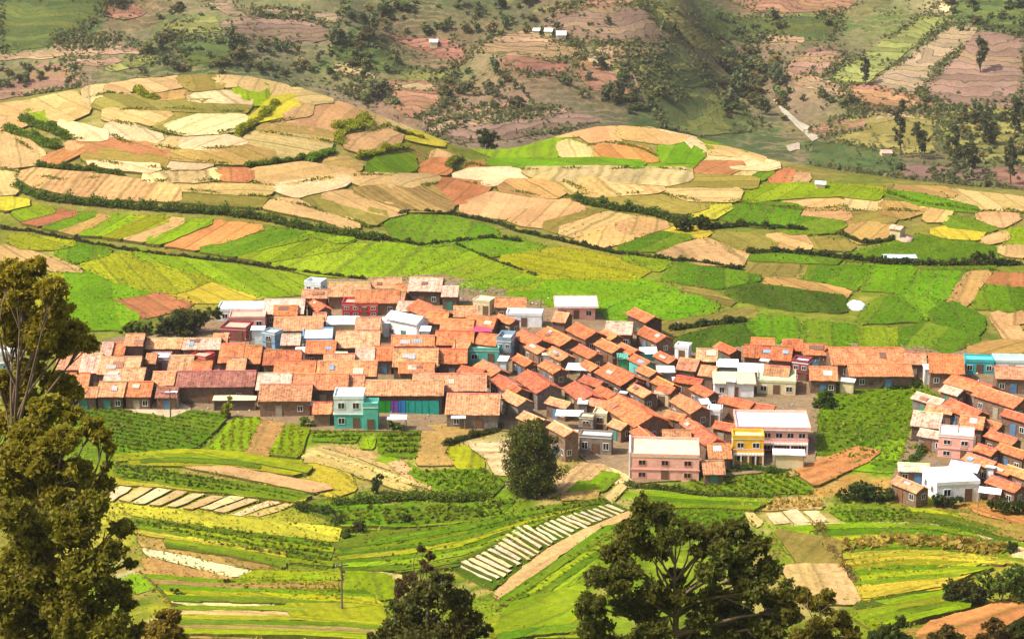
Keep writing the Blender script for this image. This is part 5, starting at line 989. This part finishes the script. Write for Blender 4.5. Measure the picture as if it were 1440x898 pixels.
hedge('dark hedge below the oval green field', E(535,336,560,341,592,347,630,343,690,336,740,342), 1.3, 1.2, 4200, (.045, .08, .012))
hedge('dark bush line under the striped dark green field on the plateau', E(1000,322,1040,318,1090,322,1140,326), 1.8, 1.5, 3200, (.045, .08, .012))
hedge('long dark bush bank across the right of the plateau behind the long low shed', E(1050,358,1100,356,1180,364,1250,371,1310,374,1370,374,1440,372), 2.2, 1.6, 7500, (.035, .06, .012))
hedge('dark bushes under the tan field at the right of the plateau', E(1180,330,1215,344,1255,338,1275,330), 1.5, 1.2, 2200, (.05, .09, .012))
hedge('dark earthy bank hedge along the strips at the left', E(0,322,45,326,130,344,230,360,330,369,430,385,520,395), 1.1, .9, 6500, (.055, .06, .014), .35)
hedge('dark row of bushes at the field corner behind the right roofs', E(945,466,985,460,1050,452), 2.0, 1.4, 3400, (.035, .075, .012))
hedge('low bush line through the plain between lime and green fields', E(640,345,660,353,690,366,740,384,762,393), .9, .7, 2200, (.05, .09, .012))
hedge('green thicket at the foot of the curved cream terraces', E(470,712,500,708,540,704,580,700,640,704,690,700), 2.4, 1.4, 6000, MG, .3, ymax=330)
hedge('dark bank bushes below the row of cream beds at left', E(420,716,450,722,480,730,470,745), 2.0, 1.2, 3000, (.06, .10, .012), .3, ymax=330)
hedge('dark scrub line above the ochre plot, left of the big dark tree', E(625,628,650,618,690,608,712,600), 1.4, 1.0, 2600, (.05, .07, .012), .28, ymax=330)
hedge('brown scrub edge at the left of the gold terraces on the right', E(1150,740,1165,775,1185,800,1205,826), 2.2, 1.0, 1300, (.26, .17, .05), .3, ymax=330)
hedge('green verge of bushes in front of the yellow house', E(1010,665,1060,660,1110,668), 1.6, .9, 2600, (.08, .14, .012), .28, ymax=330)
hedge('bushy edge below the large pink building', E(880,684,940,688,1000,700,1090,702), 1.6, .9, 3200, (.10, .14, .012), .28, ymax=330)
hedge('leafy edge along the green yard, left of the salmon house', E(1290,600,1305,625,1290,645,1262,662), 1.5, 1.2, 2400, (.06, .12, .012), .3, ymax=340)
hedge('dark hedge at the back edge of the green yard', E(1150,545,1190,542,1250,548,1300,545), 1.3, 1.0, 2600, (.05, .09, .012), .3, ymax=360)
# ---------------------------------------------------------------- crops and rough grass: nobody could count them
def inpoly(P, poly):
    x, y = P[:, 0], P[:, 1]; r = np.zeros(len(P), bool); n = len(poly)
    for i in range(n):
        (x0, y0), (x1, y1) = poly[i], poly[(i + 1) % n]; c = (y0 > y) != (y1 > y)
        r ^= c & (x < (x1 - x0) * (y - y0) / (y1 - y0 + 1e-12) + x0)
    return r
def crops(pts, row, gap, h_, color, rot=0, leaves=5, thin=1.0):
    W = hits([p[0] for p in pts], [p[1] for p in pts])[:, :2]; c0 = W.mean(0)
    h2 = hits([np.mean([p[0] for p in pts]) - 5 * math.cos(R(rot)), np.mean([p[0] for p in pts]) + 5 * math.cos(R(rot))], [np.mean([p[1] for p in pts]) + 5 * math.sin(R(rot)), np.mean([p[1] for p in pts]) - 5 * math.sin(R(rot))])
    d = (h2[1] - h2[0])[:2]; d /= np.hypot(*d); n_ = np.array((-d[1], d[0])); rad = np.abs(W - c0).max() * 1.5
    a, b = np.meshgrid(np.arange(-rad, rad, gap), np.arange(-rad, rad, row)); a, b = a.ravel(), b.ravel()
    a = a + rng.normal(0, gap * .22, len(a)); b = b + rng.normal(0, row * .09, len(b)) + .5 * np.sin(a / 6)
    P = c0 + a[:, None] * d + b[:, None] * n_; P = P[inpoly(P, W)]; P = P[rng.random(len(P)) < thin]
    s = rng.uniform(.6, 1.25, len(P)); C = np.repeat(P, leaves, 0); S_ = np.repeat(s, leaves)
    C = np.concatenate([C + rng.normal(0, gap * .2, C.shape), (H(C[:, 0], C[:, 1]) + .22 + S_ * rng.uniform(.1, .9, len(C)) * h_)[:, None]], 1)
    o = quads_obj('crop_rows', leaf_quads(C, h_ * .95, up=.9, stretch=1.3), M['leaf'], None, color); tag(o, kind='stuff')
crops(q(187,731,300,746,468,766,458,799,400,789,192,742), 1.5, .75, .5, (0.153, 0.180, 0.0048), -12)
crops(q(500,768,520,756,640,744,750,719,850,704,858,711,768,738,700,774,640,799,560,806), 1.5, .75, .5, (0.153, 0.193, 0.0048), 12)
crops(q(102,580,150,576,240,592,268,581,320,587,300,608,275,631,170,639,112,600), 1.6, .6, .5, (0.153, 0.199, 0.0048), -12)
crops(q(441,609,504,611,499,622,442,620), 1.8, .5, .55, (0.195, 0.234, 0.0048), 0)
crops(q(532,613,589,609,584,644,536,640), 2.4, .45, .6, (0.174, 0.220, 0.0048), 0)
crops(q(162,656,200,661,438,700,410,707,167,674), 1.2, .6, .5, (0.109, 0.165, 0.0048), -10)
crops(q(1150,556,1290,541,1318,560,1308,639,1250,664,1152,640), 1.9, 1.3, .5, (0.162, 0.234, 0.0040), 30)
crops(q(572,666,680,663,708,680,690,699,640,699,602,680), 1.2, .9, .6, (0.185, 0.248, 0.0048), 20)
crops(q(960,675,1120,668,1145,695,990,697), 1.4, .6, .5, (0.174, 0.234, 0.0048), -30)
crops(q(252,832,300,822,420,816,478,821,478,849,400,851,267,844), 1.3, .7, .4, (0.370, 0.317, 0.0048), 0)
crops(q(1180,766,1270,756,1420,771,1390,784,1270,770,1190,778), 1.0, .8, .9, (0.403, 0.290, 0.050), 85)
crops(q(1012,706,1150,701,1158,714,1082,717,1030,716), .9, .7, .5, (0.527, 0.377, 0.080), 80)
crops(q(1212,802,1330,797,1338,814,1300,819,1232,819), 1.6, .6, .45, (0.264, 0.275, 0.015), 0)
crops(q(1202,871,1330,844,1368,857,1290,874,1232,889), 1.3, .7, .45, (0.347, 0.331, 0.0048), 10)
crops(q(700,850,790,790,850,745,900,735,850,790,760,850), 1.3, .8, .5, (0.153, 0.180, 0.0048), 35)
crops(q(420,712,500,718,640,715,720,705,700,728,560,742,480,738), 1.2, 1.0, .7, (0.153, 0.193, 0.0048), 5)
crops(q(952,720,990,713,1038,713,1048,738,962,744), 1.2, .8, .4, (0.174, 0.248, 0.0048), 20)
crops(q(690,898,720,855,820,830,830,898), 1.5, .7, .45, (0.347, 0.289, 0.0056), 25)
crops(q(1168,720,1275,718,1300,733,1192,735), 1.1, .6, .4, (0.119, 0.180, 0.0048), 0)
crops(q(1177,781,1300,769,1428,786,1340,804,1182,799), 1.4, .9, .4, (0.512, 0.392, 0.025), 0, thin=.6)
crops(q(330,590,365,590,345,635,295,635), 1.4, .6, .4, (0.283, 0.261, 0.0048), 75)
crops(q(405,598,435,600,420,645,378,640), 1.4, .6, .4, (0.325, 0.303, 0.0048), 75)
def verges():
    near, mid = [], []
    for e, cl, y in EDGE:
        n = len(e); L = np.hypot(*(np.roll(e, -1, 0) - e).T)
        if y > 600: continue
        k = np.maximum(1, (np.minimum(L, 8) * (3.2 if y < 330 else 1.6)).astype(int)); i = np.repeat(np.arange(n), k); t = rng.random(len(i))[:, None]
        p = e[i] * (1 - t) + e[(i + 1) % n] * t + rng.normal(0, .28 if y < 330 else .35, (len(i), 2))
        p = p[(np.sin(p[:, 0] * .31 + p[:, 1] * .2) * np.sin(p[:, 1] * .23 - p[:, 0] * .11) + rng.normal(0, .5, len(p))) > -.15]
        (near if y < 330 else mid).append(p)
    fp = []
    for e, cl, y in EDGE:
        if y < 600: continue
        n = len(e); i = np.repeat(np.arange(n), 26); t = rng.random(len(i))[:, None]
        p = e[i] * (1 - t) + e[(i + 1) % n] * t + rng.normal(0, 1.6, (len(i), 2))
        fp.append(p[(np.sin(p[:, 0] * .11 + p[:, 1] * .07) * np.sin(p[:, 1] * .09 - p[:, 0] * .05) + rng.normal(0, .45, len(p))) > .1])
    n = 15000; x = rng.uniform(-240, 260, n); y = rng.uniform(640, 1000, n); v = np.sin(x / 17 + np.sin(y / 15)) * np.sin(y / 21 + x / 27) + rng.normal(0, .3, n)
    fp.append(np.stack([x, y], 1)[v > .45]); P = np.concatenate(fp)
    C = np.concatenate([P, (H(P[:, 0], P[:, 1]) + rng.uniform(.1, 1.6, len(P)))[:, None]], 1)
    tag(quads_obj('hillside_scrub', leaf_quads(C, 1.5, up=.6, stretch=1.2), M['leaf'], None, (.13, .15, .05)), kind='stuff')
    for P, s, c in ((near, .32, (.24, .26, .02)), (mid, .42, (.15, .17, .018))):
        P = np.concatenate(P); C = np.concatenate([P, (H(P[:, 0], P[:, 1]) + rng.uniform(.05, .5, len(P)))[:, None]], 1)
        tag(quads_obj('verge_grass', leaf_quads(C, s, up=.8, stretch=1.4), M['leaf'], None, c), kind='stuff')
    n = 60000; x = rng.uniform(-75, 75, n); y = rng.uniform(196, 300, n); v = np.sin(x / 7 + np.sin(y / 5)) * np.sin(y / 6 + x / 11) + rng.normal(0, .5, n)
    ok = (np.abs(x) < y * .29) & (v > .35); 
    P = np.stack([x, y], 1)[ok]; vp = hits([p[0] for p in VILL], [p[1] for p in VILL])[:, :2]; P = P[~inpoly(P, vp)]
    C = np.concatenate([P, (H(P[:, 0], P[:, 1]) + rng.uniform(.0, .4, len(P)))[:, None]], 1)
    tag(quads_obj('rough_grass', leaf_quads(C, .32, up=.8, stretch=1.4), M['leaf'], None, (.26, .27, .022)), kind='stuff')
verges()
def standing_crops():
    by = {}
    for e, cl, y in EDGE:
        if not (330 < y < 470) or cl[1] < cl[0] * .9: continue
        x0, y0 = e.min(0); x1, y1 = e.max(0); n = int((x1 - x0) * (y1 - y0) * 1.5)
        P = np.stack([rng.uniform(x0, x1, n), rng.uniform(y0, y1, n)], 1); P = P[inpoly(P, e)]
        P[:, 1] = np.where(rng.random(len(P)) < .75, np.round(P[:, 1] / 1.5) * 1.5 + rng.normal(0, .14, len(P)) + .5 * np.sin(P[:, 0] / 9), P[:, 1])
        P = P[inpoly(P, e)]
        key = min(range(5), key=lambda k: abs(KC[k][1] - cl[1]) + abs(KC[k][0] - cl[0])); by.setdefault(key, []).append(P)
    for k, L in by.items():
        P = np.concatenate(L); C = np.concatenate([P, (H(P[:, 0], P[:, 1]) + rng.uniform(.25, .75, len(P)))[:, None]], 1)
        tag(quads_obj('standing_crop', leaf_quads(C, .34, up=1.8, stretch=1.2), M['leaf'], None, tuple(v * 1.35 for v in KC[k])), kind='stuff')
def banks():
    LN = [E(150,159,190,156,230,155,300,159,345,160), E(150,169,175,176,205,184,255,192,300,191,340,184), E(150,190,170,201,200,207,250,213,300,212,345,209), E(70,198,112,199,150,202), E(118,227,180,236,225,240,250,243), E(200,258,250,257,310,257,352,259,388,265,430,258,500,249,570,252),
      E(250,269,330,277,385,281,430,293,480,308,520,321), E(378,176,435,167,440,150,490,147), E(364,187,420,195,466,203), E(595,265,615,260,640,256,690,263,720,272,780,282,830,276), E(830,203,870,204,900,209,926,222), E(30,248,90,256,140,252), E(0,240,26,244,22,274,60,262), E(505,150,545,176,590,185,630,208),
      E(560,184,548,178,520,187), E(240,226,300,232,345,234,390,228), E(640,240,662,232,700,238), E(735,242,850,242,970,243), E(930,274,1000,290,1040,285), E(790,257,840,280,930,274,965,284), E(1100,296,1190,298,1240,297,1300,300), E(1040,286,1100,294,1190,293), E(1245,272,1300,288,1380,298,1440,300), E(100,148,150,134,190,113), E(0,188,60,222,50,236)]
    out = []
    for ln in LN:
        for (x0, y0), (x1, y1) in zip(ln[:-1], ln[1:]):
            G = hits([x0, x1], [y0, y1])
            if G[:, 1].max() > 575: continue
            n = int(np.hypot(*(G[1] - G[0])[:2]) * 26); t = rng.random((n, 1)); P = G[0] * (1 - t) + G[1] * t; P[:, :2] += rng.normal(0, .38, (n, 2))
            keep = (np.sin(P[:, 0] * .7 + P[:, 1] * .4) + rng.normal(0, .6, n)) > -.9
            P[:, 2] = H(P[:, 0], P[:, 1]) + rng.uniform(.1, 1.0, n) * (.75 + .35 * np.sin(P[:, 0] * .5)); out.append(P[keep])
    C = np.concatenate(out); tag(quads_obj('bank_grass', leaf_quads(C, .42, up=.4, stretch=1.3), M['leaf'], None, (.15, .18, .012)), kind='stuff')
def litter():
    vp = hits([p[0] for p in VILL], [p[1] for p in VILL])[:, :2]
    for c in ((.6, .57, .52), (.2, .13, .09), (.25, .35, .48), (.5, .2, .12)):
        n = 2600; P = np.stack([rng.uniform(vp[:, 0].min(), vp[:, 0].max(), n), rng.uniform(vp[:, 1].min(), vp[:, 1].max(), n)], 1)
        P = P[inpoly(P, vp) & ((np.sin(P[:, 0] / 3 + c[0] * 9) * np.sin(P[:, 1] / 4) + rng.normal(0, .4, n)) > .35)]
        C = np.concatenate([P, (H(P[:, 0], P[:, 1]) + rng.uniform(.15, .5, len(P)))[:, None]], 1)
        tag(quads_obj('yard_litter', leaf_quads(C, .42, up=1.0, stretch=1.1), M['wood'], None, c), kind='stuff')
banks(); litter()
KC = [COL[k] for k in ('G', 'GB', 'D', 'L', 'LY')]
standing_crops()
# ---------------------------------------------------------------- poles, sheds, far houses
def pole(x, yb, yt, label, arm=True):
    b = hit(x, yb); hgt = (yb - yt) * b[1] / F / CP / math.cos(VW(yb)) * CP; rt = empty('utility_pole', b, R(20), label, 'utility pole')
    MB().tube([(0, 0, -.6), (.05, 0, hgt * .5), (.12, 0, hgt)], [.13, .11, .08], 8).build('post', M['wood'], rt, (.16, .12, .09))
    if arm:
        a = MB().box(-.75, .95, -.06, .06, hgt - .75, hgt - .62).build('crossarm', M['wood'], rt, (.14, .11, .09))
        for sx in (-.65, .1, .85): MB().tube([(sx, 0, hgt - .617), (sx, 0, hgt - .45)], [.05, .06], 6).build('insulator', M['conc'], a, (.6, .6, .58))
pole(481, 862, 783, 'dark leaning wooden pole with crossarm standing in the lime field at lower left')
pole(760, 446, 420, 'thin pole at the back edge of the village before the bright green field', False)
for i_, (px_, pb_, pt_, l_) in enumerate([(352,512,470,'thin village pole between sandy roofs, left of the narrow blue house'),(640,516,476,'thin village pole left of the low teal walled house'),(868,540,496,'thin village pole amid red roofs in the right middle'),(1012,612,566,'thin village pole beside the small white tower like house'),(1150,548,500,'thin pole at the corner of the green yard by the narrow maroon house'),(1345,640,592,'thin pole beside the salmon two storey house'),(240,590,545,'thin pole at the left front edge by the cream lot')]):
    pole(px_, pb_, pt_, l_, i_ % 2 == 0)
awning(1243, 358, 1290, 363, .9, (.62, .80, .78), 'long low shed with pale turquoise roof on the dark bank of the plateau', name='long_shed', walls='cr')
def heap(px, py, wpx, hpx, label, col, name, cat):
    b = hit(px, py); s = b[1] / F; rx, rz = wpx / 2 * s, hpx * s * 1.0; V, Fc = [], []; k, m = 18, 7
    for j in range(m + 1):
        for i in range(k):
            a = 2 * math.pi * i / k; r = math.cos(j / m * math.pi / 2) * (1 + .12 * math.sin(3 * a + j) + .08 * math.sin(5 * a))
            V.append((rx * r * math.cos(a), rx * 1.5 * r * math.sin(a), rz * math.sin(j / m * math.pi / 2) * (1 + .1 * math.sin(4 * a)) - (.5 if j == 0 else 0)))
    for j in range(m):
        for i in range(k): Fc.append((j * k + i, j * k + (i + 1) % k, (j + 1) * k + (i + 1) % k, (j + 1) * k + i))
    o = mesh_obj(name, V, Fc, M['conc'], None, col, True); o.location = b; tag(o, label, cat)
heap(1204, 432, 28, 9, 'white sheet spread over a heap in the green plain behind the village', (.85, .85, .88), 'sheet_covered_heap', 'tarpaulin')
heap(1272, 338, 26, 8, 'pinkish heap of earth and rubble at the bend of the plateau field edge', (.52, .33, .26), 'rubble_heap', 'rubble')
gable(1258, 316, 1267, 322, -40, 'pk', 'cr', 2.6, label='tiny pinkish hut on the rubble at the bend of the plateau edge', far=True, name='hut', cat='hut', win=False)
for (x0, y0, x1, y1, rc, lab) in [(782,40,796,48,'wh','larger white house of the group at top centre on the far slope'),(766,36,778,43,'tn','pale house left of the larger white one at top centre'),(750,36,760,42,'wh','small white house, leftmost of the top centre group'),
    (604,52,616,58,'wh','lone white house above the red speckled slope at upper centre left'),
    (1146,250,1162,257,'tn','pale hut on the valley floor just behind the plateau'),
    (1238,207,1254,214,'pk','pinkish hut below the slim eucalyptus trees'),]:
    gable(x0, y0 + 2, x1, y1, random.choice((-8, 0, 6)), rc, 'cr', 1.9, pitch=18, dz=-.5, label=lab, far=True, name='far_house', win=False, tin=True)
# ---------------------------------------------------------------- haze
HZ = 0.00009
mz, nz_, oz = newmat('haze_air'); pv = N(nz_, 'ShaderNodeVolumePrincipled'); pv.inputs['Color'].default_value = (1, .97, .94, 1); pv.inputs['Density'].default_value = HZ; pv.inputs['Anisotropy'].default_value = .2
nz_.links.new(pv.outputs[0], oz.inputs['Volume'])
tag(MB().box(-1310, 1310, -125, 1705, -48, 420).build('haze', mz), kind='stuff')
